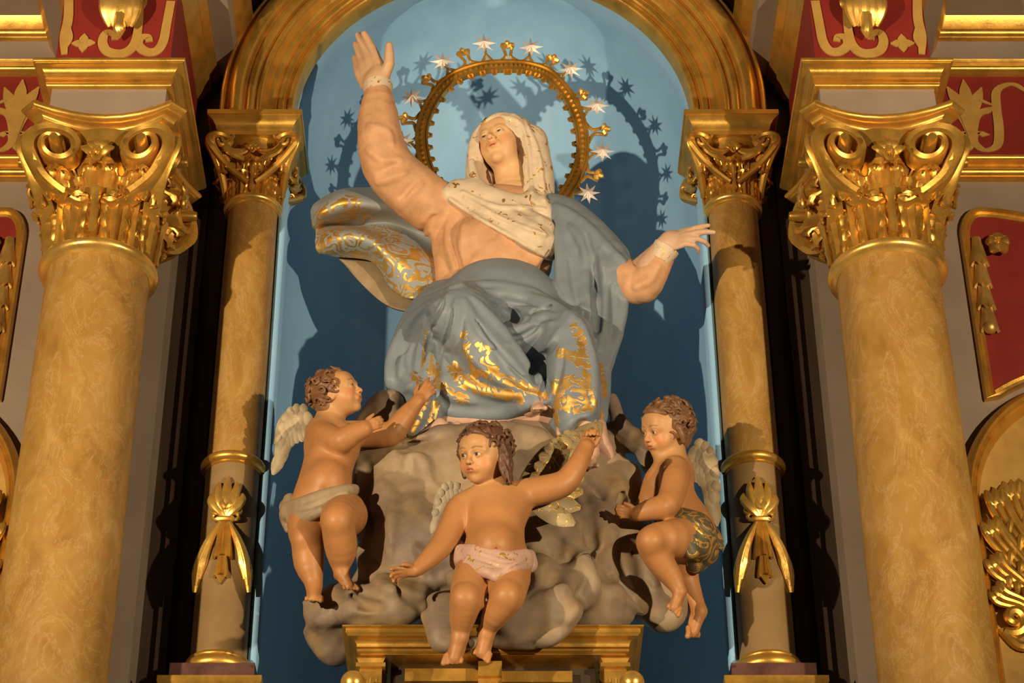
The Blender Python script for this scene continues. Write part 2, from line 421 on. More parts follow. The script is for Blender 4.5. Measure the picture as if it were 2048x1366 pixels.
# niche: boarded blue wall with faceted plan and faceted half dome
def build_niche():
    mb = MB(); r0, yc, n = 0.865, 0.14, 10
    prof = [(1.0, Z_BOT)] + [(1.0, Z_BOT + (Z_SPRING-Z_BOT)*k/6) for k in range(1, 7)] + [(math.cos(a), Z_ARC + 0.90*math.sin(a)) for a in np.linspace(0.0, math.pi/2, 14)]
    plan = [(1, -0.0)] + [(math.cos(math.pi*k/n), math.sin(math.pi*k/n)) for k in range(0, n+1)] + [(-1, 0)]
    V = []
    for i, (cx, cy) in enumerate(plan):
        for s, z in prof:
            y = yc + s*cy*r0*0.86 if 0 < i < len(plan)-1 else 0.0
            V.append((s*cx*r0, y, z))
    m = len(prof); F = grid_faces(len(plan), m)
    mb.add(V, F); o = mb.build('wall_niche', 'blue', sharp=60); struct(o)
    s = o.modifiers.new('thickness', 'SOLIDIFY'); s.thickness = 0.03; s.offset = 1
build_niche()
def arch_plane(mb, r, y, x1, z0, z1, segs=32, y2=None):
    """wall sheet with an arched opening, with real thickness"""
    y2 = y2 or y+0.06
    inner = [(r*math.cos(a), Z_ARC + r*math.sin(a)) for a in np.linspace(0, math.pi, segs+1)]
    inner = [(r, z0)] + inner + [(-r, z0)]
    outer = [(x1, z0)] + [(x1 if a < math.pi*0.25 else (-x1 if a > math.pi*0.75 else x1*math.cos(a)/0.7071), Z_SPRING if (a < 1e-6 or a > math.pi-1e-6) else (z1 if math.pi*.25 <= a <= math.pi*.75 else Z_SPRING + (z1-Z_SPRING)*math.sin(a)/0.7071)) for a in np.linspace(0, math.pi, segs+1)] + [(-x1, z0)]
    V = []
    for (a, b), (c, d) in zip(inner, outer): V += [(a, y, b), (c, y, d), (c, y2, d), (a, y2, b)]
    mb.add(V, grid_faces(len(inner), 4, cv=True)); return mb
# wall behind the inner columns (dark boarded recess wall with an arched hole) and beige jamb strips
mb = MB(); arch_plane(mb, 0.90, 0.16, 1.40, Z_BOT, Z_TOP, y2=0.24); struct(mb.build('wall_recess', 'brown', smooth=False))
for s, nm in ((-1, 'left'), (1, 'right')):
    mb = MB(); a, b = sorted((s*0.868, s*1.05)); box(mb, a, b, 0.06, 0.16, Z_BOT, Z_SPRING+0.02)
    struct(mb.build('trim_1' if s < 0 else 'trim_2', 'beige', smooth=False))
    # side wall with its return edge
    a, b = sorted((s*1.325, s*3.2)); mb = MB(); box(mb, a, b, 0.0, 0.5, Z_BOT, Z_TOP); struct(mb.build('wall_' + nm, 'beige', smooth=False))
    mb = MB()
    for x in (1.135, 1.215):
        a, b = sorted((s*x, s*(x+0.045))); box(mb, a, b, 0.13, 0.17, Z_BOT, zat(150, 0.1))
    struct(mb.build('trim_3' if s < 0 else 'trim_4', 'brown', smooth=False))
# ---------------------------------------------------------------- mouldings of the side walls
ZF0, ZF1 = zat(322, 0), zat(157, 0)     # red frieze on the side wall
def wall_moulding(s, name, prof, mat, label, cat, x_in=1.72, x_out=3.2):
    """straight moulding on the side wall, profile (projection, z)"""
    mb = MB(); V = []
    for x in (x_in, x_out):
        V += [(s*x, -p, z) for p, z in prof] + [(s*x, 0.02, prof[-1][1]), (s*x, 0.02, prof[0][1])]
    n = len(prof)+2; mb.add(V, grid_faces(2, n, cv=True) + [tuple(range(n)), tuple(range(2*n-1, n-1, -1))])
    return mb.build(name, mat)
def bead(z0, z1, p0, p1, n=8):
    """rounded section from (p0,z0) to (p1,z1)"""
    return [(p0+(p1-p0)*math.sin(t*math.pi/2), z0+(z1-z0)*(1-math.cos(t*math.pi/2))) for t in np.linspace(0, 1, n)]
def ovolo(z0, z1, p, h=None, n=10):
    return [(p + (abs(z1-z0)*0.5 if h is None else h)*math.sin(a), z0+(z1-z0)*(1-math.cos(a))/2) for a in np.linspace(0, math.pi, n)]
for s, side in ((-1, 'left'), (1, 'right')):
    root = empty('wall_entablature', (s*2.4, 0, ZF0)); tag(root, 'gilded and grey entablature with red scroll frieze on the %s side wall' % side, 'entablature')
    def part(name, prof, mat): 
        o = wall_moulding(s, name, prof, mat, None, None); o.parent = root
        o.data.transform(__import__('mathutils').Matrix.Translation(-Vector(root.location))); return o
    part('lower_moulding', [(0.0, ZF0-0.115), (0.03, ZF0-0.11), *ovolo(ZF0-0.105, ZF0-0.07, 0.03, 0.02), (0.035, ZF0-0.066), (0.035, ZF0-0.045), *ovolo(ZF0-0.04, ZF0-0.01, 0.045, 0.02), (0.03, ZF0)], 'gold')
    part('frieze', [(0.012, ZF0), (0.012, ZF1)], 'red')
    part('bed_moulding', [(0.02, ZF1), (0.03, ZF1+0.005), *ovolo(ZF1+0.008, ZF1+0.04, 0.035, 0.018), (0.05, ZF1+0.05), (0.06, ZF1+0.06)], 'gold')
    part('grey_band', [(0.06, ZF1+0.06), (0.065, ZF1+0.10), (0.085, ZF1+0.14)], 'beige')
    part('cornice_moulding', [(0.085, ZF1+0.14), (0.10, ZF1+0.145), *ovolo(ZF1+0.15, ZF1+0.19, 0.105, 0.022), (0.12, ZF1+0.20), (0.15, ZF1+0.235)], 'gold')
    part('soffit_band', [(0.15, ZF1+0.235), (0.26, ZF1+0.24), (0.27, ZF1+0.30)], 'beige')
    part('crown_moulding', [(0.27, ZF1+0.30), *bead(ZF1+0.305, ZF1+0.37, 0.28, 0.36), (0.37, ZF1+0.40), (0.37, ZF1+0.46), *bead(ZF1+0.47, ZF1+0.55, 0.38, 0.45), (0.46, ZF1+0.60)], 'gold')
    # painted scrolls on the side frieze
    H = ZF1-ZF0; hook_m = MB()
    def ribbon(mb, pts, wd, fn, th=0.006, n=40):
        WO[0] = (WO[0]+0.0009) % 0.0055
        p = spline(pts, n); wv = spline([[w_, 0] for w_ in wd], n)[:, 0]; t = np.gradient(p, axis=0); t /= np.linalg.norm(t, axis=1)[:, None]+1e-9
        nn = np.stack([-t[:, 1], t[:, 0]], 1); Lp = p+nn*wv[:, None]/2; Rp = p-nn*wv[:, None]/2
        V = [fn(*q, 0) for q in Lp] + [fn(*q, 0) for q in Rp] + [fn(*q, th) for q in Lp] + [fn(*q, th) for q in Rp]
        F = []
        for i in range(n-1):
            F += [(i, i+1, n+i+1, n+i), (2*n+i, 3*n+i, 3*n+i+1, 2*n+i+1), (i, 2*n+i, 2*n+i+1, i+1), (n+i, n+i+1, 3*n+i+1, 3*n+i)]
        F += [(0, n, 3*n, 2*n), (n-1, 3*n-1, 4*n-1, 2*n-1)]
        mb.add(V, F)
    WO = [0.0]
    fnw = lambda u, v, w_: (s*u, -0.016+w_-WO[0], ZF0+H*v)
    for x0 in (1.80, 2.42):
        for m_, xo in ((1, x0), (-1, x0+0.50)):
            if xo-x0 > 0.4 and x0 > 2.4: continue
            g = lambda u, v: (xo + m_*u, v)
            ribbon(hook_m, [g(-.02, .80), g(.04, .90), g(.11, .82), g(.125, .6), g(.13, .35), g(.15, .15), g(.21, .10), g(.245, .2), g(.225, .31), g(.19, .27)], [.02, .035, .04, .04, .042, .042, .04, .036, .03, .045], fnw)
            ribbon(hook_m, [g(.12, .62), g(.16, .66), g(.2, .7), g(.235, .62)], [.01, .02, .022, .006], fnw, n=16)
        xp = x0+0.25; pal = MB()
        for dx, top, bend in ((0, .95, 0), (-.045, .86, -.03), (.045, .86, .03), (-.085, .62, -.03), (.085, .62, .03)):
            ribbon(pal, [(xp, .22), (xp+dx*.35, .5), (xp+dx*.8+bend*.3, .5+(top-.5)*.6), (xp+dx+bend, top)], [.03, .045, .055, .006], fnw, n=16)
        ribbon(pal, [(xp-.03, .42), (xp, .33), (xp+.03, .42)], [.01, .03, .01], fnw, n=12); pal.build('frieze_palmette', 'gold_paint', root, smooth=False)
    hook_m.build('frieze_scroll', 'gold_paint', root, smooth=False)

# ================================================================ ARCH OVER THE NICHE
def arch_sweep(prof, z0=Z_ARC, n=72):
    """prof: (radius, y) closed ring section"""
    V = []
    for i, a in enumerate(np.linspace(0, math.pi, n+1)):
        V += [(r*math.cos(a), y, (Z_SPRING if i in (0, n) else z0 + r*math.sin(a))) for r, y in prof]
    return V, grid_faces(n+1, len(prof), cv=True) + [tuple(range(len(prof))), tuple(n*len(prof)+i for i in range(len(prof)-1, -1, -1))]
root = empty('niche_arch', (0, 0, Z_SPRING)); tag(root, 'big round gilded arch moulding over the blue niche, resting on the slim columns', 'arch')
def osec(r0, r1, y, h, n=9): return [(r0+(r1-r0)*(1-math.cos(a))/2, y-h*math.sin(a)) for a in np.linspace(0, math.pi, n)]
mb = MB(); mb.add(*arch_sweep([(0.85, -0.005), (0.85, -0.06), *osec(0.855, 0.885, -0.07, 0.018), (0.89, -0.075), *osec(0.893, 0.925, -0.08, 0.016), (0.93, -0.085), *[(0.932+0.05*t, -0.088-0.034*t+0.022*math.sin(t*math.pi)) for t in np.linspace(0, 1, 8)], *osec(0.985, 1.012, -0.128, 0.016), (1.015, -0.15)][::1] + [(1.03, -0.005)])); mb.build('inner_moulding', 'gold', root)
mb = MB(); mb.add(*arch_sweep([(1.016, -0.005), (1.016, -0.15), *osec(1.02, 1.05, -0.155, 0.015), (1.055, -0.16), *osec(1.06, 1.125, -0.17, 0.04), (1.13, -0.165), *osec(1.135, 1.16, -0.16, 0.012), (1.165, -0.12), (1.165, -0.005)])); mb.build('outer_moulding', 'gold', root)
# second, thinner arch ring set back on the dark wall
root = empty('outer_arch', (0, 0.1, Z_SPRING)); tag(root, 'dark wide arch band with thin gilt edges behind the gilded arch', 'arch')
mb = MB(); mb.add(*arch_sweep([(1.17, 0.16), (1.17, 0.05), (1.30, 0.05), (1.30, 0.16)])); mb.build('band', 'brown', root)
mb = MB(); mb.add(*arch_sweep([(1.30, 0.16), (1.30, 0.03), *osec(1.305, 1.33, 0.025, 0.015), (1.335, 0.16)])); mb.build('edge_bead', 'gold', root)

# ================================================================ CARVED LEAVES, VOLUTES
def leaf_grid(w, h, depth, curl, lobes=4, nu=23, nv=26, lean=0.0, groove=0.012, tipw=0.35):
    """local leaf: x across, z up, y<0 outwards. returns (nu,nv,3)"""
    G = np.zeros((nu, nv, 3))
    for j in range(nv):
        t = j/(nv-1)
        # spine: rises then curls outwards and down
        if t < 0.72: sz = h*t/0.72; sy = -depth*(t/0.72)**2.2*0.35
        else:
            a = (t-0.72)/0.28*math.pi*1.05; sz = h + curl*math.sin(a)*0.9; sy = -depth*0.35 - curl*(1-math.cos(a))
        env = (0.62+0.38*math.sin(min(1, t/0.75)*math.pi*0.62)) * (1 if t < 0.72 else max(tipw, math.cos((t-0.72)/0.28*math.pi*0.45)))
        sc = 1 + 0.22*abs(math.sin(lobes*math.pi*t*1.0+0.3)) - 0.12
        W = w*env*sc
        for i in range(nu):
            u = -1+2*i/(nu-1)
            ribs = groove*math.cos(u*math.pi*3.5)*(1-0.4*t) + groove*0.6*math.cos((t*lobes*2-abs(u)*1.6)*math.pi)*abs(u)
            mid = -0.015*math.exp(-(u/0.12)**2)*(w/0.05)
            drop = abs(u)**1.5*0.25*w*(1 if t > .6 else .5)
            up = abs(u)*w*0.25*math.sin(lobes*math.pi*t)
            G[i, j] = (u*W + lean*t*h, sy - ribs + mid*0.5 + drop, sz - abs(u)**2*curl*0.5*(t > .72) + up*0.4)
    return G
def place_polar(G, c, r_fn, ang):
    """wrap local leaf about a column axis: y outwards adds to the bell radius"""
    out = np.zeros_like(G)
    z = G[..., 2]; r = r_fn(z) - G[..., 1]; a = ang + G[..., 0]/np.maximum(r_fn(z), 0.03)*1.0
    out[..., 0] = c[0]+r*np.sin(a); out[..., 1] = c[1]-r*np.cos(a); out[..., 2] = c[2]+z; return out
def volute_path(R, turns, cx, cz, side, tail):
    """2D path (u,v): spiral about (cx,cz), outer end leaving to the tail points"""
    pts = []
    n = int(26*turns)
    for i in range(n+1):
        t = i/n; a = turns*2*math.pi*(1-t); r = R*(0.16+0.84*t)
        pts.append((cx + side*r*math.cos(a)*1.0, cz + r*math.sin(a)))
    return pts + tail
def column_capital(parent, c, rb, rt, H, wv, big=True):
    """c: centre at the astragal top; rb/rt bell radii; H height to abacus underside; wv half width to volute outer side"""
    bell = lambda z: rb + (rt-rb)*np.clip(np.asarray(z)/H, 0, 1.1)**2.2
    mb = MB(); prof = [(bell(t*H), c[2]+t*H) for t in np.linspace(0, 1, 14)]; prof = [(0.01, c[2])] + [(float(a), b) for a, b in prof] + [(0.01, c[2]+H)]
    lathe(mb, prof, c[:2], 40); cap = mb.build('capital', 'gold', parent)
    def sub(mb, name): return mb.build(name, 'gold' if big else 'gold', cap)
    k = rb/0.2
    for i in range(8):     # upper row first (behind)
        a = i*math.pi/4
        if True:
            G = leaf_grid(0.085*k, H*(0.62 if big or i % 2 == 1 else 0.48), 0.05*k*(1 if big else 1.5), 0.032*k*(1 if big else 1.4), 5, groove=0.009*k); m = MB(); shell(m, place_polar(G, c, lambda z: bell(z)+0.004, a), 0.010*k); sub(m, 'upper_leaf')
    for i in range(8):
        a = (i+0.5)*math.pi/4
        G = leaf_grid(0.070*k, H*0.36, 0.05*k, 0.026*k, 4, groove=0.009*k); m = MB(); shell(m, place_polar(G, c, lambda z: bell(z)+0.014*k, a), 0.010*k); sub(m, 'lower_leaf')
    for q in range(4):
        rot = q*math.pi/2; cr, sr = math.cos(rot), math.sin(rot)
        def fn(u, v, w_, bow=True):
            # face plane at distance, bowed inwards at the middle like the abacus
            q_ = min(1, max(0, v/(0.72*H)))**1.3; yy = -(rb*1.08 + (rt*0.98-rb*1.08)*q_ + (0.075*k)*(0.35+0.65*q_)*(abs(u)/wv)**2) + w_; x = u; return (c[0]+x*cr-yy*sr, c[1]+x*sr+yy*cr, c[2]+v)
        for sd in (-1, 1):
            Rv = H*0.205 if big else H*0.17; cx = sd*(wv-Rv*1.12); cz = H-Rv*1.10
            if big:
                path = []; turns = 1.6; n = 44
                for i in range(n+1):
                    t = i/n; ang = math.radians(-35) + (1-t)*turns*2*math.pi; r = Rv*(0.22+0.78*t)
                    path.append((cx+sd*r*math.cos(ang), cz+r*math.sin(ang)))
                tail = spline([path[-1], (cx+sd*Rv*0.30, cz-Rv*1.35), (cx-sd*Rv*0.9, cz-Rv*2.15), (sd*0.028*k, H*0.36)], 16)
                path = path + [tuple(p_) for p_ in tail[1:]]; p = np.array(path)
                wd = np.concatenate([np.linspace(0.3, 1.0, n+1), np.linspace(1.0, 0.62, len(path)-n-1)])*Rv*0.50
                t_ = np.gradient(p, axis=0); t_ /= np.linalg.norm(t_, axis=1)[:, None]+1e-9; nn = np.stack([-t_[:, 1], t_[:, 0]], 1)
                sec = [(-1, 0.0), (-0.8, -0.012*k), (0, -0.004*k), (0.8, -0.012*k), (1, 0.0), (1, 0.06*k), (-1, 0.06*k)]
                V = []
                for i in range(len(p)):
                    tt = i/len(p); out_ = -0.035*k*max(0, 1-i/n)   # the spiral winds outwards
                    for a_, b_ in sec: q_ = p[i]+nn[i]*a_*wd[i]/2*1.05; V.append(fn(q_[0], q_[1], b_+out_))
                m = MB(); ns = len(sec); m.add(V, grid_faces(len(p), ns, cv=True)+[tuple(range(ns)), tuple((len(p)-1)*ns+i for i in range(ns-1, -1, -1))])
                kb = [fn(cx, cz, -0.075*k), fn(cx, cz, -0.06*k), fn(cx, cz, 0.03*k)]; tube(m, kb, [Rv*.16, Rv*.20, Rv*.22], 12, up=(-sr*0+.01, 0, 1))
                sub(m, 'volute')
            else:
                # leafy scroll of the small capital
                path = []; n = 34; turns = 1.15
                for i in range(n+1):
                    t = i/n; ang = math.radians(-40) + (1-t)*turns*2*math.pi; r = Rv*(0.28+0.9*t)
                    path.append((cx+sd*r*math.cos(ang), cz+r*0.8*math.sin(ang)))
                tail = spline([path[-1], (cx+sd*Rv*0.1, cz-Rv*1.5), (cx-sd*Rv*0.8, cz-Rv*2.4), (sd*0.03*k, H*0.18)], 16)
                path += [tuple(p_) for p_ in tail[1:]]
                P3 = [fn(u, v, -0.012*k*max(0, 1-i/n)-0.01*k) for i, (u, v) in enumerate(path)]
                rad = np.concatenate([np.linspace(.45, 1.15, n+1), np.linspace(1.15, 0.7, len(path)-n-1)])*Rv*0.34
                m = MB(); tube(m, P3, rad, 8, up=(-sr, cr, 0), flat=1.2)
                # scrolling leaf from the middle up to the horn
                leafp = [fn(u, v, -0.03*k) for u, v in spline([(sd*0.02, H*0.52), (sd*wv*0.35, H*0.60), (sd*wv*0.62, H*0.72), (sd*wv*0.45, H*0.95)], 18)]
                tube(m, leafp, np.interp(np.linspace(0, 1, 18), [0, .4, 1], [.35, 1, .3])*Rv*0.46, 8, up=(-sr, cr, 0), flat=0.6)
                leafp = [fn(u, v, -0.04*k) for u, v in spline([(0.0, H*0.80), (sd*wv*0.2, H*0.66), (sd*wv*0.5, H*0.66), (sd*wv*0.72, H*0.86)], 18)]
                tube(m, leafp, np.interp(np.linspace(0, 1, 18), [0, .5, 1], [.3, .8, .25])*Rv*0.46, 8, up=(-sr, cr, 0), flat=0.6)
                sub(m, 'volute')
            # flap leaf under the volute
            G = leaf_grid(0.05*k, H*0.20, 0.04*k, 0.022*k, 3, nu=15, nv=18, groove=0.006*k)
            G2 = np.zeros_like(G)
            for i in range(G.shape[0]):
                for j in range(G.shape[1]): G2[i, j] = fn(cx*0.93+G[i, j, 0], H*0.36+G[i, j, 2], G[i, j, 1]+0.02*k)
            m = MB(); shell(m, G2, 0.008*k); sub(m, 'flap_leaf')
        # stem and flower in the middle of the face
        m = MB(); st = [fn(0, v, -0.012*k) for v in np.linspace(H*0.04, H*0.44, 8)]
        tube(m, st, np.array([.016, .017, .018, .016, .014, .018, .024, .028])*k, 8, up=(-sr, cr, 0), flat=0.8); sub(m, 'centre_stem')
        m = MB(); cz = H*0.74
        for da in np.linspace(-1.15, 1.15, 5):
            pts = [fn(math.sin(da)*r_*k, cz-0.05*k+math.cos(da)*r_*k*1.25, -0.045*k-0.03*k*math.sin(min(1, r_/0.07)*2.4)) for r_ in np.linspace(0, 0.075, 9)]
            tube(m, pts, np.array([.010, .015, .019, .021, .021, .019, .016, .012, .005])*k, 7, up=(-sr, cr, 0), flat=0.6)
        for v0, rr in ((cz-0.045*k, .030), (cz-0.005*k, .024)):
            ring = [fn(rr*0.55*k*math.cos(a), v0+rr*k*math.sin(a), -0.075*k) for a in np.linspace(0, 2*math.pi, 15)]
            tube(m, ring, 0.009*k, 6, up=(-sr, cr, 0)); 
        sub(m, 'centre_flower')
    return cap
def abacus_plan(hw, cut, bow, n=9):
    def plan(o):
        pts = []
        for q in range(4):
            rot = q*math.pi/2; cr, sr = math.cos(rot), math.sin(rot)
            for i in range(n):
                u = -1+2*i/(n-1); x = u*(hw-cut+o*0.7); y = -(hw+o) + bow*(1-u*u)
                pts.append((x*cr-y*sr, x*sr+y*cr))
        return pts
    return plan

# ================================================================ TALL COLUMNS
ZR = zat(552, YB)                    # astragal of the tall columns
ZA0, ZA1 = zat(262, -0.72), zat(203, -0.80)
for s, side, lab in ((-1, 'left', 'tall thick ochre marbled column with gilded capital, left of the statue'), (1, 'right', 'tall thick ochre marbled column with gilded capital, right of the statue')):
    root = empty('marbled_column', (s*XA, YB, Z_BOT)); tag(root, lab, 'column', 'tall outer columns')
    c = (s*XA, YB)
    mb = MB(); lathe(mb, [(0.001, Z_BOT), (0.203, Z_BOT), (0.201, Z_BOT+1.5), (0.196, ZR-0.4), (0.194, ZR-0.01), (0.001, ZR-0.01)], c, 64); mb.build('shaft', 'marble', root)
    mb = MB(); lathe(mb, [(0.001, ZR-0.03), (0.198, ZR-0.03), (0.206, ZR-0.022), *[(0.206+0.022*math.sin(a), ZR+0.003-0.022*math.cos(a)) for a in np.linspace(0.2, math.pi, 10)], (0.205, ZR+0.03), (0.001, ZR+0.03)], c, 64); mb.build('neck_ring', 'gold_clean', root)
    column_capital(root, (s*XA, YB, ZR+0.025), 0.185, 0.238, ZA0-ZR-0.025, 0.285)
    mb = MB(); h = ZA1-ZA0; pl = abacus_plan(0.255, 0.035, 0.085)
    loft_plan(mb, pl, [(-0.04, ZA0-0.02), (-0.02, ZA0+h*.08), (0.0, ZA0+h*.10), (0.0, ZA0+h*.22), (0.012, ZA0+h*.26), *[(0.015+0.025*(1-math.cos(t))*1.0, ZA0+h*(.28+.22*math.sin(t))) for t in np.linspace(0, 1.57, 5)], (0.045, ZA0+h*.52), (0.045, ZA0+h*.58), *[(0.045+0.022*math.sin(t), ZA0+h*(.6+.4*(1-math.cos(t))/2)) for t in np.linspace(0, math.pi, 8)], (0.03, ZA1)], c); mb.build('abacus', 'gold', root)
    # block of entablature over the column
    Z0 = ZA1; zt = zat(113, -0.80); root = empty('entablature_block', (s*XA, YB, Z0)); tag(root, 'projecting entablature block with red scroll frieze above the %s tall column' % side, 'entablature', 'entablature blocks over the tall columns')
    hy = lambda f: (lambda o: [(-f-o, -f-o), (f+o, -f-o), (f+o, 0.5), (-f-o, 0.5)])
    mb = MB(); loft_plan(mb, hy(0.225), [(0, Z0-0.001), (0, zt-0.055)], c); mb.build('architrave', 'beige', root, smooth=False)
    mb = MB(); a = zt-0.105; h = zt-a
    loft_plan(mb, hy(0.226), [(0, a-0.0), (0.01, a), *[(0.01+0.012*math.sin(t), a+h*0.12*(1-math.cos(t))) for t in np.linspace(0, math.pi, 6)], (0.014, a+h*.27), (0.024, a+h*.30), (0.024, a+h*.42), (0.03, a+h*.45), *[(0.030+0.028*(1-math.cos(t)), a+h*(.47+.28*math.sin(t))) for t in np.linspace(0, 1.57, 6)], (0.064, a+h*.78), *[(0.064+0.01*math.sin(t), a+h*(.8+.2*(1-math.cos(t))/2)) for t in np.linspace(0, math.pi, 6)], (0.0, zt)], c); mb.build('architrave_moulding', 'gold', root)
    zf = zt+0.46; mb = MB(); loft_plan(mb, hy(0.228), [(0, zt-0.001), (0, zf)], c); mb.build('frieze', 'red', root, smooth=False)
    mb = MB(); loft_plan(mb, hy(0.23), [(0.0, zf), (0.02, zf+0.02), (0.03, zf+0.05), (0.05, zf+0.07), (0.05, zf+0.10), (0.08, zf+0.13), (0.08, zf+0.15)], c); mb.build('bed_moulding', 'gold', root)
    mb = MB(); loft_plan(mb, hy(0.23), [(0.05, zf+0.15), (0.16, zf+0.155), (0.17, zf+0.2)], c); mb.build('soffit', 'beige', root, smooth=False)
    mb = MB(); loft_plan(mb, hy(0.23), [(0.17, zf+0.2), (0.18, zf+0.22), (0.2, zf+0.25), (0.23, zf+0.33), (0.23, zf+0.36)], c); mb.build('cornice', 'gold', root)
    yf = YB-0.228
    fnf = lambda u, v, w_: (s*XA - s*u, yf-0.005+w_-WO[0], zt+v+0.062)
    m = MB()   # u to the outside of the picture
    # coordinates seen in the left block, u>0 towards the outer side
    ribbon(m, [(.205, .30), (.198, .17), (.192, .08), (.170, .03), (.13, .025), (.095, .06), (.10, .10), (.13, .105), (.137, .08)], [.035, .036, .038, .04, .042, .04, .032, .026, .03], fnf)
    ribbon(m, [(.08, .30), (.085, .17), (.082, .08), (.06, .03), (.02, .012), (-.03, .03), (-.05, .08), (-.04, .125), (-.01, .12), (.0, .09)], [.03, .034, .038, .042, .045, .042, .038, .032, .026, .03], fnf)
    ribbon(m, [(-.195, .0 + .01), (-.205, .1), (-.20, .2), (-.21, .32)], [.025, .036, .038, .036], fnf)
    ribbon(m, [(-.20, .05), (-.18, .1), (-.195, .17)], [.03, .02, .01], fnf, n=12)
    for k_ in range(4):
        a = k_*math.pi/2; ribbon(m, [(-.125, .07), (-.125+.022*math.cos(a), .07+.022*math.sin(a)), (-.125+.048*math.cos(a), .07+.048*math.sin(a))], [.022, .036, .004], fnf, n=12)
    m.build('frieze_scroll', 'gold_paint', root, smooth=False)
    m = MB(); cx, cz = 0.02, 0.23   # carved bud hanging on the frieze
    for k_, (dx, tilt) in enumerate([(-.055, -.5), (-.03, -.25), (0, 0), (.03, .25), (.055, .5)]):
        pts = [fnf(cx+dx*math.sin(t*2.4)*1.1, cz+0.10-0.20*t, -0.03-0.045*math.sin(t*math.pi)) for t in np.linspace(0, 1, 12)]
        tube(m, pts, 0.026*np.sin(np.linspace(0.5, 2.9, 12))+0.004, 8, flat=0.8)
    pts = [fnf(cx, cz+0.0-0.16*t, -0.02-0.03*math.sin(t*3)) for t in np.linspace(0, 1, 10)]; tube(m, pts, np.array([.03, .034, .034, .032, .028, .022, .024, .026, .018, .004]), 9)
    for sg in (-1, 1):
        pts = [fnf(cx+sg*(0.03+0.05*math.sin(t*2.2)), cz+0.10-0.15*t+0.05*t*t, -0.02-0.02*math.sin(t*3)) for t in np.linspace(0, 1, 10)]; tube(m, pts, 0.018*np.sin(np.linspace(.4, 2.9, 10))+.003, 7, flat=0.6)
    m.build('carved_bud', 'gold_clean', root)

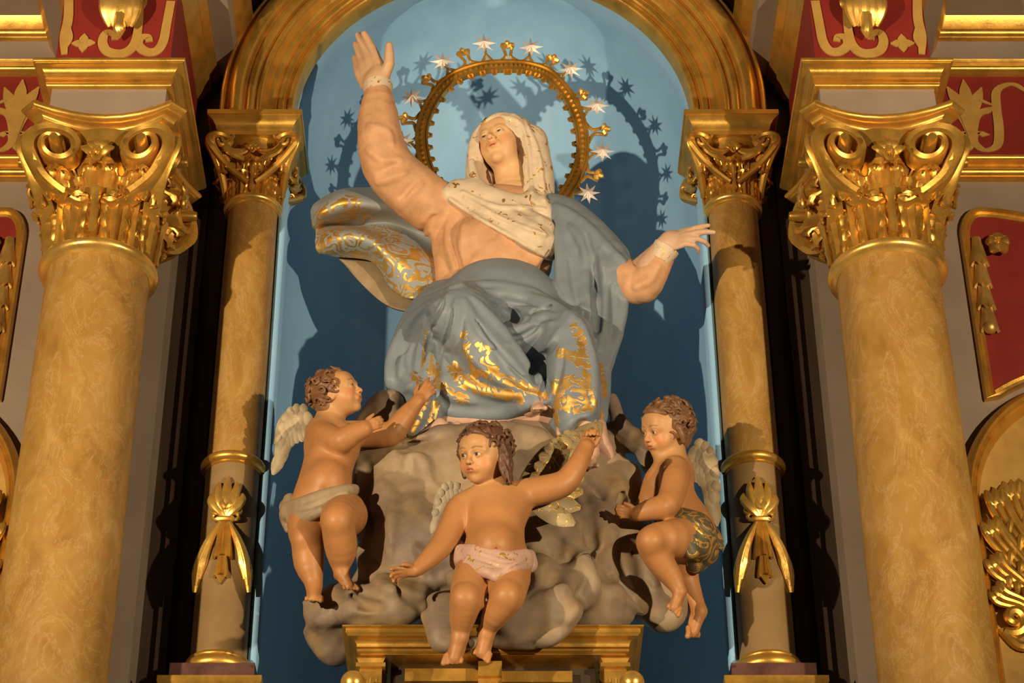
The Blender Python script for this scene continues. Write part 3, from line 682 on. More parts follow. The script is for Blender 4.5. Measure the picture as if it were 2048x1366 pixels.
# ================================================================ SLIM COLUMNS BESIDE THE NICHE
ZR2 = zat(424, 0); ZB0 = zat(262, -0.17); ZB1 = Z_SPRING; ZM = zat(940, 0); ZP = zat(1325, -0.15)
def torus_prof(rr, z, t): return [(rr+t*math.cos(a), z+t*math.sin(a)) for a in np.linspace(-math.pi/2, math.pi/2, 10)]
for s, side in ((-1, 'left'), (1, 'right')):
    c = (s*XI, 0.0); root = empty('slim_column', (c[0], 0, ZP-0.07))
    tag(root, 'slim ochre column with gilded capital and ribbon ornament on the %s edge of the blue niche' % side, 'column', 'slim columns beside the niche')
    mb = MB(); lathe(mb, [(0.001, ZM), (0.104, ZM), (0.104, ZR2-0.5), (0.102, ZR2-0.015), (0.001, ZR2-0.015)], c, 48); mb.build('shaft', 'marble', root)
    mb = MB(); lathe(mb, [(0.001, ZP), (0.104, ZP), (0.104, ZM), (0.001, ZM)], c, 48); mb.build('lower_drum', 'drab', root) if 'drab' in MAT else None
    if 'drab' not in MAT:
        MAT['drab'] = paint_mat('drab_ochre_paint', (0.20, 0.125, 0.05), (0.27, 0.175, 0.08), 4, 0.5); mb.build('lower_drum', 'drab', root)
    mb = MB(); lathe(mb, [(0.05, ZM-0.028), (0.108, ZM-0.028), (0.108, ZM-0.018), *torus_prof(0.108, ZM+0.002, 0.019), (0.05, ZM+0.022)], c, 48); mb.build('middle_ring', 'gold', root)
    mb = MB(); lathe(mb, [(0.05, ZR2-0.028), (0.107, ZR2-0.026), *torus_prof(0.108, ZR2, 0.016), (0.05, ZR2+0.017)], c, 48); mb.build('neck_ring', 'gold_clean', root)
    mb = MB(); lathe(mb, [(0.02, ZP-0.002), (0.13, ZP-0.002), *torus_prof(0.112, ZP+0.026, 0.026), (0.115, ZP+0.054), *torus_prof(0.108, ZP+0.063, 0.010), (0.104, ZP+0.078), (0.02, ZP+0.08)], c, 48); mb.build('base_moulding', 'gold', root)
    mb = MB(); box(mb, c[0]-0.152, c[0]+0.152, -0.152, 0.10, ZP-0.075, ZP-0.002); mb.build('plinth', 'purple', root, smooth=False)
    column_capital(root, (c[0], 0.0, ZR2+0.014), 0.100, 0.140, ZB0-ZR2-0.014, 0.185, big=False)
    mb = MB(); h = ZB1-ZB0
    pl = lambda o: [(-0.155-o, -0.155-o), (0.155+o, -0.155-o), (0.155+o, 0.2), (-0.155-o, 0.2)]
    loft_plan(mb, pl, [(0, ZB0-0.006), (0, ZB0+h*.15), (0.006, ZB0+h*.2), (0.01, ZB0+h*.4), (0.022, ZB0+h*.6), (0.038, ZB0+h*.7), (0.038, ZB0+h*.74), (0.044, ZB0+h*.76), (0.044, ZB1), (0, ZB1)], c); mb.build('abacus', 'gold', root)
    # gilded ornament of palmette, ribbon swags and tassel wrapped round the lower drum
    cyl = lambda u, v, w_: (c[0]+(0.106+w_)*math.sin(u/0.105), -(0.106+w_)*math.cos(u/0.105), v)
    zk = zat(1040, -0.1); m = MB()
    for du, hh in ((0, .17), (-.026, .148), (.026, .148), (-.04, .105), (.04, .105)):
        bu = 1.15 if abs(du) > .03 else 1
        pts = [cyl(du*math.sin(t*1.7)*bu*1.1, zk+hh*t*1.05, 0.006+0.020*math.sin(t*2.7)) for t in np.linspace(0.05, 1, 12)]
        tube(m, pts, 0.0185*np.sin(np.linspace(0.5, 2.95, 12))+0.002, 8, up=(0, 1, 0), flat=0.7)
    for sg in (-1, 1):
        for (r_, uz, vz) in ((.016, .034, .035), (.013, .03, .005)):
            pts = [cyl(sg*uz+r_*math.cos(a)*sg, zk+vz+r_*math.sin(a), 0.016) for a in np.linspace(-2.2, 3.4, 16)]
            tube(m, pts, np.linspace(0.0085, 0.004, 16), 7, up=(0, 1, 0))
        pts = [cyl(sg*0.012*math.sin(t*3), zk+0.03+0.05*t, 0.03) for t in np.linspace(0, 1, 6)]; tube(m, pts, [.008, .012, .012, .010, .007, .002], 7)
    m.build('palmette', 'gold_clean', root)
    m = MB(); pts = [cyl(u, zk-0.005, 0.012) for u in np.linspace(-.028, .028, 8)]; tube(m, pts, 0.012, 8, up=(0, 1, 0)); m.build('ribbon_knot', 'gold', root)
    m = MB()
    for sg in (-1, 1):
        for k_ in range(3):
            off = (k_-1)*0.012
            pts = [cyl(sg*(0.014+(0.086+off)*(t**0.85)), zk-0.02-(0.20+0.022*k_)*t-0.02*t*t, 0.008+0.010*math.sin(t*3.1)+0.004*(k_ == 1)) for t in np.linspace(0, 1, 16)]
            tube(m, pts, np.interp(np.linspace(0, 1, 16), [0, .3, .75, 1], [.009, .014, .022, .008]), 8, up=(0, 1, 0), flat=0.8)
        if True: m.build('ribbon_swag', 'gold_clean', root); m = MB()
    m = MB()
    for (v0, v1, w0, w1) in ((-0.02, -0.165, .016, .032), (-0.165, -0.245, .013, .024)):
        G = np.array([[cyl(u*(w0+(w1-w0)*t), zk+v0+(v1-v0)*t+0.006*math.cos(u*3)*(t > .9), 0.010+0.006*math.cos(u*9)) for t in np.linspace(0, 1, 8)] for u in np.linspace(-1, 1, 17)]); shell(m, G, 0.010)
    G = np.array([[cyl(u*0.018*(1-t), zk-0.245-0.035*t, 0.008) for t in np.linspace(0, 0.98, 4)] for u in np.linspace(-1, 1, 5)]); shell(m, G, 0.01)
    m.build('tassel', 'gold', root)
    # moulded pedestal under the column, its top edge in view
    root = empty('column_pedestal', (c[0], 0, Z_BOT)); tag(root, 'gilded ledge under the plinth of the %s slim column' % side, 'pedestal', 'ledges under the slim columns')
    mb = MB(); loft_plan(mb, lambda o: [(-0.15-o, -0.17-o), (0.15+o, -0.17-o), (0.15+o, 0.1), (-0.15-o, 0.1)], [(0, ZP-0.18), (0.02, ZP-0.12), (0.035, ZP-0.1), (0.035, ZP-0.077), (0, ZP-0.076)], c); mb.build('ledge', 'gold', root)
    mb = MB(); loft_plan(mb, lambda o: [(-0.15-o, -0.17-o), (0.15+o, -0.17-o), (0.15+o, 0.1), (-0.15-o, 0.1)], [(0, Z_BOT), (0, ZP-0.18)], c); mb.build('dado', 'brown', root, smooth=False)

# ================================================================ PANELS AND MEDALLIONS ON THE SIDE WALLS
XC = 2.37; ZC = zat(1027, 0); Zt = zat(428, 0)
for s, side in ((-1, 'left'), (1, 'right')):
    def W(u, v, w_): return (s*u, -w_, v)     # w_ = projection from the wall
    # outline of the upper panel
    R2 = 0.66; xl = 1.955; th = math.acos((XC-xl)/R2); zb = ZC+R2*math.sin(th)
    half = [(xl, zb)] + [(xl, z) for z in np.linspace(zb, Zt-0.13, 8)[1:]] + [(xl+0.075-0.075*math.cos(a), Zt-0.13+0.125*math.sin(a)) for a in np.linspace(0.2, 1.57, 7)] + [(xl+0.075+x, Zt-0.005-0.05*(1-math.cos(x/0.34*math.pi))/2*1.0) for x in np.linspace(0.03, 0.34, 8)]
    arc = [(XC-R2*math.cos(a), ZC+R2*math.sin(a)) for a in np.linspace(th, math.pi-th, 24)]
    outline = half + [(2*XC-x, z) for x, z in half[::-1]] + arc[::-1][1:-1]
    root = empty('wall_panel', (s*XC, 0, ZC+0.8)); tag(root, 'red wall panel in a gilded frame with rosette and hanging bellflowers, %s wall' % side, 'panel', 'red panels on the side walls')
    mb = MB(); extrude_poly(mb, outline, lambda u, v, t: W(u, v, 0.012-t), 0.012); mb.build('field', 'red', root, smooth=False)
    mb = MB(); o3 = [W(u, v, 0.02) for u, v in outline]; o3 = o3 + [o3[0]]
    o3 = np.array(o3); 
    sec = [(-1.2, -0.018), (-1.2, 0.004), (-0.8, 0.012), (-0.2, 0.006), (0.3, 0.022), (0.9, 0.020), (1.2, 0.0), (1.2, -0.018)]
    def frame_sweep(mb, pts, sec, wd, s):
        p = np.array(pts); q = np.vstack([p[-2], p, p[1]]); t = q[2:]-q[:-2]; t = t/np.linalg.norm(t, axis=1)[:, None]; nn = np.stack([-t[:, 1], t[:, 0]], 1); V = []
        for i in range(len(p)):
            for a_, b_ in sec: V.append((s*(p[i, 0]+nn[i, 0]*a_*wd), -(0.012+b_), p[i, 1]+nn[i, 1]*a_*wd))
        n = len(sec); mb.add(V, grid_faces(len(p), n, cv=True))
    frame_sweep(mb, outline+[outline[0]], sec, 0.018, s); mb.build('frame', 'gold', root)
    rx, rz = P(1995, 490, -0.05)[0], zat(490, -0.05); m = MB()
    for k_ in range(5):
        a = k_*2*math.pi/5+0.3
        pts = [W(rx+0.047*t*math.cos(a), rz+0.047*t*math.sin(a), 0.03+0.035*math.sin(t*2.6)) for t in np.linspace(0.05, 1, 7)]; tube(m, pts, [.012, .02, .026, .029, .027, .021, .010], 10, flat=0.75)
    lathe_c = [W(rx+0.02*math.cos(a)*q, rz+0.02*math.sin(a)*q, 0.055+0.018*math.cos(q*1.57)) for q in (1, .7, .35, .01) for a in np.linspace(0, 2*math.pi, 13)[:-1]]
    m.add(lathe_c, grid_faces(4, 12, cv=True)); m.build('rosette', 'gold', root)
    m = MB(); p0 = P(1947, 472, -0.04); p1 = P(1968, 645, -0.04)
    for k_ in range(4):
        z0_ = p0[2]+(p1[2]-p0[2])*k_/4; z1_ = z0_+(p1[2]-p0[2])*0.34; xx = p0[0]+0.0*k_+0.012
        G = np.array([[W(xx+u*(0.014+0.020*t), z0_+(z1_-z0_)*t*(1-0.12*abs(math.cos(u*math.pi*1.5))*(t > .8)), 0.025+0.018*math.cos(u*1.5)*(0.4+t)) for t in np.linspace(0, 1, 8)] for u in np.linspace(-1, 1, 13)]); shell(m, G, 0.012)
    zz = p1[2]-0.02
    m.add([W(xx+0.028*math.sin(b)*math.cos(a), zz+0.03*math.cos(b), 0.035+0.028*math.sin(b)*math.sin(a)) for b in np.linspace(0.05, 3.1, 9) for a in np.linspace(0, 2*math.pi, 15)[:-1]], grid_faces(9, 14, cv=True))
    m.build('bellflower_drop', 'gold_dark', root)
    # arched medallion below
    R1 = 0.555; root = empty('arched_relief', (s*XC, 0, Z_BOT)); tag(root, 'gilded arched relief with carved acanthus foliage low on the %s wall' % side, 'relief', 'arched gilded reliefs')
    ol = [(XC-R1, Z_BOT)] + [(XC-R1, z) for z in np.linspace(Z_BOT, ZC, 10)[1:]] + [(XC-R1*math.cos(a), ZC+R1*math.sin(a)) for a in np.linspace(0.08, math.pi-0.08, 40)] + [(XC+R1, z) for z in np.linspace(ZC, Z_BOT, 10)]
    mb = MB(); extrude_poly(mb, ol, lambda u, v, t: W(u, v, 0.03-t), 0.03); mb.build('field', 'gold_paint', root, smooth=False)
    mb = MB(); frame_sweep(mb, ol+[ol[0]], [(1.3, -0.012), (1.4, 0.05), (0.9, 0.075), (0.2, 0.085), (-0.2, 0.07), (-0.5, 0.06), (-0.8, 0.068), (-1.2, 0.05), (-1.4, 0.03), (-1.6, 0.02)], 0.024, s); mb.build('frame', 'gold', root)
    def curl(mb, x, z, R, dirn, turns, tail, rad, w0=0.06):
        pts = []
        n = 30
        for i in range(n+1):
            t = i/n; ang = dirn*(-2.6+(1-t)*turns*2*math.pi)+ (0 if dirn > 0 else math.pi); r = R*(0.2+0.8*t); pts.append((x+r*math.cos(ang), z+r*math.sin(ang)))
        tl = spline([pts[-1]]+tail, 18)[1:]; pts += [tuple(q) for q in tl]
        rr = np.interp(np.linspace(0, 1, len(pts)), [0, .5, .8, 1], [.6, 1, .8, .2])*rad
        tube(mb, [W(u, v, w0+0.02*math.sin(i*0.15)) for i, (u, v) in enumerate(pts)], rr, 8, up=(0, 1, 0), flat=0.8)
    zc2 = zat(1235, -0.08); xc2 = P(2030, 1235, -0.08)[0]
    m = MB(); curl(m, xc2, zc2, 0.05, 1, 1.3, [(xc2+0.02, zc2-0.10), (xc2+0.12, zc2-0.06), (xc2+0.2, zc2+0.1)], 0.026); m.build('scroll', 'gold', root)
    for k_, (px, py, tx, ty, tw) in enumerate([(2000, 980, 2100, 1200, .03), (1990, 1040, 2095, 1210, .03), (1995, 1110, 2090, 1225, .026), (1998, 1170, 2080, 1235, .022), (2035, 965, 2110, 1190, .03)]):
        a = P(tx, ty, -0.06); b = P(px, py, -0.1); m = MB(); base = np.array([a[0], a[2]]); tip = np.array([b[0], b[2]]); d = tip-base; nrm = np.array([-d[1], d[0]])/np.linalg.norm(d)
        for off in (-1, 0, 1):
            ctrl = [base, base+d*0.4+nrm*0.02*off, base+d*0.8+nrm*(0.03*off+0.03), tip+nrm*(0.03*off+.02), tip+nrm*(0.035+0.02*off)-d*0.10, tip-d*0.16+nrm*(0.005+0.01*off)]
            q = spline(ctrl, 22); tube(m, [W(u, v, 0.05+0.05*math.sin(i/21*2.5)) for i, (u, v) in enumerate(q)], np.interp(np.linspace(0, 1, 22), [0, .5, .8, 1], [.006, .016, .018, .005]), 8, up=(0, 1, 0), flat=0.8)
        for f in (.35, .55, .75):
            q0 = base+d*f; q = spline([q0, q0+d*0.10-nrm*0.03, q0+d*0.18-nrm*0.055, q0+d*0.12-nrm*0.075], 12); tube(m, [W(u, v, 0.06+0.03*math.sin(i/11*2.8)) for i, (u, v) in enumerate(q)], np.interp(np.linspace(0, 1, 12), [0, .6, 1], [.006, .017, .005]), 8, up=(0, 1, 0), flat=0.8)
        m.build('acanthus_leaf', 'gold', root)
# ================================================================ FIGURE TOOLS
def RY(y, p, r):
    y, p, r = [math.radians(a) for a in (y, p, r)]
    cy, sy, cp, sp, cr, sr = math.cos(y), math.sin(y), math.cos(p), math.sin(p), math.cos(r), math.sin(r)
    B = np.array([[1, 0, 0], [0, -1, 0], [0, 0, 1.]])
    return B @ np.array([[cy, -sy, 0], [sy, cy, 0], [0, 0, 1]]) @ np.array([[1, 0, 0], [0, cp, -sp], [0, sp, cp]]) @ np.array([[cr, 0, sr], [0, 1, 0], [-sr, 0, cr]])
CAMR = np.stack([np.array([1, 0, 0]), FWV, UPV], 1)    # columns: picture right, away, picture up
def hit(S, pts, y0=-1.3, y1=0.8, miss=-0.2):
    """first surface point of a solid straight behind each photo pixel"""
    ys = np.arange(y0, y1, 0.006); out = []
    for px, py in pts:
        ray = np.array([P(px, py, y) for y in ys]); f = S.eval(ray); i = np.nonzero(f < 0)[0]
        if len(i) and i[0] > 0: k = i[0]; t = f[k-1]/(f[k-1]-f[k]+1e-9); out.append(ray[k-1]+(ray[k]-ray[k-1])*t)
        elif len(i): out.append(ray[0])
        else:
            out.append(ray[np.argmin(f)])
    return np.array(out)
def dens(pts, n): return spline(pts, n)
def fold(S, pts, r, lift=0.35, k=0.02, n=None, op='u', taper=True, base=None):
    """carve a ridge (op 'u') or a groove (op 's') along a line on the surface; r in photo pixels"""
    n = n or max(6, len(pts)*4); q = dens(pts, n); H = hit(base or S, q); rr = []
    for i in range(n):
        t = i/(n-1); w_ = (math.sin(math.pi*min(1, max(0, t)))**0.5*0.75+0.25) if taper else 1.0
        rr.append(r*w_*depth(H[i])/FPX)
    away = FWV
    Q = [(H[i] + away*rr[i]*(1-lift*2) if op == 'u' else H[i]-away*rr[i]*(1-lift*2)*0.6, rr[i]) for i in range(n)]
    S.chain(Q, k=k, op=op); return H
def pxchain(pts): return [PR(*p) for p in pts]
def segdist(V, A, B):
    ab = B-A; t = np.clip(((V-A) @ ab)/(ab @ ab+1e-12), 0, 1); return np.linalg.norm(V-A-t[:, None]*ab, axis=1)
def strokes(S, lines):
    """lines: list of ([px points], radius px) -> function giving 0..1 closeness"""
    L = []
    for pts, r in lines:
        H = hit(S, dens(pts, max(4, len(pts)*3))); L.append((H, r*depth(H[0])/FPX))
    def f(V):
        g = np.zeros(len(V))
        for H, r in L:
            d = np.full(len(V), 9.0)
            for a, b in zip(H[:-1], H[1:]): d = np.minimum(d, segdist(V, a, b))
            g = np.maximum(g, np.clip(1.5*(1-d/r), 0, .78))
        return g
    return f
class Head:
    def __init__(s, c, size, R, child=True, gaze=(0, 0)): s.c = np.asarray(c, float); s.s = size; s.R = R; s.child = child; s.gaze = gaze
    def L(s, p): return s.c + s.s*(s.R @ np.asarray(p, float))
    def loc(s, V): return ((V-s.c) @ s.R)/s.s
    def build(s, S):
        z = s.s; ch = s.child
        E = lambda p, r, k=.06, op='u': S.ell(s.L(p), np.array(r)*z if np.ndim(r) else r*z, s.R, k*z, op)
        C = lambda pts, k=.03, op='u', n=0: S.chain([(s.L(p), r*z) for p, r in pts], k*z, op, n)
        if ch:
            E((0, -.08, .13), (.385, .43, .37)); E((0, .09, -.06), (.315, .285, .36), .1); E((0, .13, -.28), (.22, .20, .17), .1); E((0, .26, -.39), (.085, .075, .07), .08)
            for x in (-1, 1): E((x*.17, .20, -.18), (.12, .115, .12), .09)
        else:
            E((0, -.10, .13), (.37, .42, .37)); E((0, .09, -.06), (.315, .29, .40), .1); E((0, .13, -.28), (.215, .20, .18), .1); E((0, .265, -.41), (.085, .075, .07), .08)
            for x in (-1, 1): E((x*.155, .215, -.16), (.10, .10, .12), .08)
        E((0, .27, .20), (.24, .10, .14), .1)
        for x in (-1, 1):
            C([((x*.03, .365, .045), .03), ((x*.13, .365, .085), .034), ((x*.22, .29, .06), .03)] if ch else [((x*.06, .335, .05), .02), ((x*.14, .34, .075), .024), ((x*.22, .275, .05), .02)], .09)
            E((x*.135, .43, -.005), (.085, .085, .05), .05, 's')
            E((x*.135, .303, -.005), (.075, .072, .06), .01)
            C([((x*.07, .345, .0), .012), ((x*.105, .372, .034), .015), ((x*.15, .374, .038), .015), ((x*.20, .335, .005), .012)], .014, 'u', 8)
            C([((x*.075, .345, -.012), .009), ((x*.12, .362, -.045), .011), ((x*.165, .352, -.04), .011), ((x*.20, .33, -.005), .009)], .014, 'u', 8)
        C([((0, .355, .05), .034), ((0, .395, -.03), .032), ((0, .44 if ch else .455, -.115), .04)], .04)
        nz = .435 if ch else .45
        E((0, nz, -.125), .045, .03)
        for x in (-1, 1): E((x*.047, nz-.035, -.135), (.03, .036, .026), .025)
        for x in (-1, 1): E((x*.024, nz-.005, -.162), (.013, .02, .012), .008, 's')
        C([((0, .385, -.17), .02), ((0, .405, -.2), .018)], .03)
        E((0, .355, -.24), (.12, .055, .075), .06)
        C([((-.088, .335, -.243), .008), ((-.04, .388, -.222), .019), ((0, .398, -.228), .017), ((.04, .388, -.222), .019), ((.088, .335, -.243), .008)], .012, 'u', 14)
        C([((-.065, .35, -.265), .012), ((0, .388, -.277), .024), ((.065, .35, -.265), .012)], .012, 'u', 10)
        C([((-.09, .352, -.246), .006), ((0, .415, -.249), .009), ((.09, .352, -.246), .006)], .008, 's', 10)
        C([((-.05, .385, -.325), .02), ((.05, .385, -.325), .02)], .05, 's')
        for x in (-1, 1):
            E((x*.335, -.03, -.06), (.04, .085, .11), .03); E((x*.375, -.015, -.05), (.02, .045, .06), .02, 's')
        return s
    def paint(s, V, base, col=None, lips=(.55, .13, .07), blush=(.80, .25, .12), brow=(.16, .07, .03), blushk=.55):
        q = s.loc(V); inh = np.linalg.norm(q, axis=1) < .62
        if col is None: col = np.tile(np.array(base, float), (len(V), 1))
        def mix(w_, c): 
            w_ = (np.clip(w_, 0, 1)*inh)[:, None]; col[:] = col*(1-w_)+np.array(c)*w_
        front = q[:, 1] > .05
        for x in (-1, 1):
            mix(front*blushk*np.exp(-(((q[:, 0]-x*.20)/.10)**2+((q[:, 2]+.15)/.10)**2)), blush)
        m_ = np.exp(-((q[:, 0]/(.074 if s.child else .066))**4+((q[:, 2]+.248-.0*q[:, 0])/.036)**4))*(q[:, 1] > .33); mix(1.3*m_, lips)
        mix(1.2*np.exp(-((q[:, 0]/.066)**4+((q[:, 2]+.249)/.009)**2))*(q[:, 1] > .3), (.22, .04, .02))
        for x in (-1, 1):
            u = (q[:, 0]-x*.14)*x; zb = .115-1.9*(u-.01)**2
            mix((.75 if s.child else .4)*np.exp(-((q[:, 2]-zb)/.014)**2)*(np.abs(u) < .085)*(q[:, 1] > .2), brow)
            ex, ez = q[:, 0]-x*.135, q[:, 2]+.005; fr = q[:, 1] > .28
            lid = (ex/.060)**2+((ez+(0 if s.child else .006))/(.026 if s.child else .021))**2
            mix(fr*(lid < 1.0), (.58, .50, .40))
            gx, gz = s.gaze; d = np.sqrt((ex-gx)**2+(ez-gz)**2)
            mix(fr*(lid < 1.0)*(d < .032), (.07, .035, .02)); mix(fr*(lid < 1.0)*(d < .014), (.01, .008, .006))
            mix(fr*.85*np.exp(-((lid-1.15)/.28)**2)*(ez > -.006), (.12, .05, .025))
            mix(fr*.35*np.exp(-((lid-1.1)/.2)**2)*(ez < 0), (.35, .14, .07))
            mix((1.0 if s.child else .5)*(np.linalg.norm(q-np.array([x*.024, .43 if s.child else .445, -.162]), axis=1) < (.02 if s.child else .014)), (.16, .05, .025))
        return col
def hand(S, w0, d, side, L, curl=(10, 25, 25), spread=0.10, thumb=(0.75, 0.45), fat=1.0, curls=None, k=None):
    """five-fingered hand. w0 wrist, d direction to the fingers, side towards the thumb, L total length"""
    d = np.asarray(d, float); d /= np.linalg.norm(d); side = np.asarray(side, float); side -= d*(side @ d); side /= np.linalg.norm(side); n = np.cross(side, d)
    pl = L*0.47; pw = L*0.20; k = k or L*0.035
    R = np.stack([side, d, n], 1)
    S.ell(w0+d*pl*0.55, (pw*1.08, pl*0.62, L*0.085*fat), R, L*.08)
    S.chain([(w0-d*L*.05, L*.11*fat), (w0+d*pl*.3, L*.12*fat)], L*.06)
    S.ell(w0+d*pl*0.32+side*pw*0.6+n*L*.03, (L*.09, L*.14, L*.075), R, L*.06)
    fr = [0.064, 0.066, 0.062, 0.054]; fl = [0.46, 0.52, 0.48, 0.38]
    for i in range(4):
        off = (0.78-i*0.52); b = w0+d*pl*(0.93 if i in (1, 2) else 0.86)+side*pw*off; ang = spread*(1.5-i)
        dd = d*math.cos(ang)+side*math.sin(ang); pts = [(b-dd*L*.08, L*fr[i]*1.0*fat), (b, L*fr[i]*1.02*fat)]; p = b; a = 0
        cs = curls[i] if curls else curl
        for j, seg in enumerate((.42, .32, .26)):
            a += math.radians(cs[j]); v = dd*math.cos(a)+n*math.sin(a); p = p+v*L*fl[i]*seg*1.02; pts.append((p, L*fr[i]*fat*(0.93, 0.84, 0.68)[j]))
        S.chain(pts, k)
    a, b_ = thumb; b = w0+d*pl*0.22+side*pw*0.75; v1 = side*a+d*(1-a*0.3)+n*b_; v1 /= np.linalg.norm(v1); v2 = side*a*0.5+d+n*b_*0.8; v2 /= np.linalg.norm(v2)
    S.chain([(b-v1*L*.03, L*.08*fat), (b+v1*L*.17, L*.072*fat), (b+v1*L*.17+v2*L*.14, L*.064*fat), (b+v1*L*.17+v2*L*.25, L*.048*fat)], k)
def foot(S, ankle, d, L, up=(0, 0, 1), side=None, r=1.0):
    """foot from the ankle along d, sole opposite to up"""
    d = np.asarray(d, float); d /= np.linalg.norm(d); u = np.asarray(up, float); u -= d*(u @ d); u /= np.linalg.norm(u); s_ = np.cross(d, u); a = np.asarray(ankle)
    heel = a - d*L*.18 - u*L*.20
    S.chain([(a, L*.15*r), (heel, L*.15*r)], L*.1); S.chain([(a, L*.15*r), (a+d*L*.30-u*L*.16, L*.14*r), (a+d*L*.52-u*L*.24, L*.115*r)], L*.1)
    R = np.stack([s_, d, u], 1); S.ell(a+d*L*.25-u*L*.24, (L*.165*r, L*.42, L*.10), R, L*.08)
    for i in range(5):
        x = (i-2)*L*.078; dd = .74-.045*abs(i-(0 if side is None or side < 0 else 4))*1.0
        rr = L*r**.5*(.072 if (i == 0 and (side is None or side < 0)) or (i == 4 and side and side > 0) else .046)
        b = a+s_*x*r+d*L*.50-u*L*.25; S.chain([(b, rr*1.0), (b+d*L*(dd-.47)*.6+u*L*.015, rr*.9), (b+d*L*(dd-.47)-u*L*.02, rr*1.0)], L*.018)
def multi(name, parts, mat, parent, paint, gilt=None, sm=1):
    Vs, Qs, n = [], [], 0
    for S, h in parts:
        V, Q = S.mesh(h); V = smooth_mesh(V, Q, sm) if sm else V; Vs.append(V); Qs.append(Q+n); n += len(V)
    V = np.concatenate(Vs); Q = np.concatenate(Qs); at = {'paint': paint(V) if callable(paint) else np.tile(np.array(paint, float), (len(V), 1))}
    if gilt is not None: at['gilt'] = gilt(V) if callable(gilt) else np.full(len(V), float(gilt))
    return mesh_obj(name, V, Q, MAT[mat], parent, True, at)

# ================================================================ CLOUD BASE
CB = P(986, 1245, -0.35)
root_cloud = empty('carved_cloud', CB); tag(root_cloud, 'big billowing grey-brown carved cloud under the robed woman, resting on the gilded pedestal', 'cloud')
CL = Solid(0.05)
for q in [(880, 960, -.22, 100), (800, 975, -.2, 88), (775, 1060, -.22, 66), (860, 1090, -.30, 100), (1000, 990, -.2, 135), (1110, 960, -.2, 105), (1190, 990, -.2, 75), (1215, 1080, -.22, 85), (1245, 1160, -.22, 75),
          (1110, 1110, -.32, 120), (980, 1110, -.32, 120), (770, 1165, -.22, 62), (700, 1215, -.2, 42), (640, 1218, -.24, 36), (680, 1262, -.12, 55), (830, 1215, -.28, 50),
          (745, 910, -.22, 34), (1235, 945, -.2, 34), (1265, 1010, -.2, 32), (1290, 1195, -.22, 52), (1330, 1225, -.26, 38), (1345, 1185, -.22, 26)]:
    p, r = PR(*q); CL.ell(p, (r, r*0.75, r*1.05), None, .09)
for q in [(960, 900, -.22, 52), (1060, 895, -.22, 52), (880, 905, -.2, 48), (1140, 900, -.2, 44), (800, 1215, -.36, 52), (1180, 1215, -.36, 58), (1230, 1225, -.3, 45), (665, 1290, -.12, 42), (740, 1225, -.3, 45)]:
    p, r = PR(*q); CL.ell(p, (r, r*0.9, r*1.05), None, .07)
for q in [(895, 1230, -.66, 54), (890, 1272, -.68, 32), (985, 1180, -.52, 88), (1075, 1195, -.56, 72), (1100, 1232, -.66, 54), (1030, 1238, -.66, 48), (1150, 1170, -.50, 50)]:
    p, r = PR(*q); CL.ell(p, (r, r*0.75, r*1.05))
# lumps and curling ends
CL.chain(pxchain([(745, 812, -.16, 16), (765, 804, -.2, 20), (788, 795, -.22, 14), (800, 800, -.2, 8)]), .03)
CL.chain(pxchain([(750, 860, -.18, 30), (770, 835, -.18, 30), (790, 850, -.2, 24)]), .04)
CL.chain(pxchain([(720, 850, -.16, 16), (742, 832, -.17, 20), (765, 822, -.18, 16)]), .03); CL.chain(pxchain([(1215, 870, -.2, 26), (1245, 880, -.22, 22), (1290, 890, -.2, 24), (1300, 930, -.18, 26)]), .04); CL.chain(pxchain([(1275, 868, -.24, 16), (1300, 880, -.22, 14)]), .02)
CL.chain(pxchain([(1222, 800, -.22, 10), (1235, 835, -.24, 16), (1250, 850, -.24, 18), (1275, 868, -.24, 18)]), .02)
CL.chain(pxchain([(1200, 900, -.22, 40), (1225, 930, -.24, 30), (1262, 940, -.26, 16)]), .03)
base_cl = Solid(0.05); base_cl.pr = list(CL.pr); base_cl.lo, base_cl.hi = CL.lo.copy(), CL.hi.copy()
for pts, r in [([(712, 905), (722, 960), (716, 1010), (735, 1050)], 13), ([(735, 1060), (722, 1110), (750, 1160), (800, 1190)], 12), ([(800, 885), (860, 872), (905, 868)], 12), ([(815, 930), (830, 915), (848, 935), (845, 970), (820, 975)], 9),
               ([(1085, 870), (1040, 875), (1010, 890)], 14), ([(1160, 975), (1195, 1030), (1200, 1080), (1170, 1120), (1180, 1170), (1140, 1240)], 15), ([(1090, 1040), (1150, 1080), (1165, 1130), (1120, 1180)], 12),
               ([(1210, 980), (1225, 1040), (1215, 1100), (1235, 1180)], 10), ([(1250, 1000), (1265, 1060), (1290, 1110), (1310, 1170)], 12), ([(600, 1205), (660, 1195), (700, 1175), (760, 1200)], 10),
               ([(840, 1195), (852, 1175), (890, 1160), (930, 1165)], 9), ([(1060, 1090), (1085, 1130), (1075, 1180)], 8), ([(900, 1290), (960, 1285), (1010, 1285), (1080, 1285), (1130, 1265)], 8), ([(640, 1240), (700, 1225), (760, 1222)], 9), ([(1120, 960), (1150, 1000), (1160, 1060), (1130, 1110)], 12), ([(1230, 960), (1250, 1030), (1245, 1100), (1270, 1180)], 11), ([(1075, 1200), (1120, 1190), (1150, 1150)], 10), ([(870, 1175), (850, 1120), (830, 1090)], 9), ([(760, 960), (790, 1020), (780, 1100)], 10), ([(950, 870), (1010, 862), (1060, 880)], 10), ([(1180, 960), (1215, 985), (1250, 975)], 10), ([(1205, 1180), (1250, 1200), (1290, 1230)], 9)]:
    fold(CL, pts, r*1.35, 0.36, 0.028, base=base_cl)
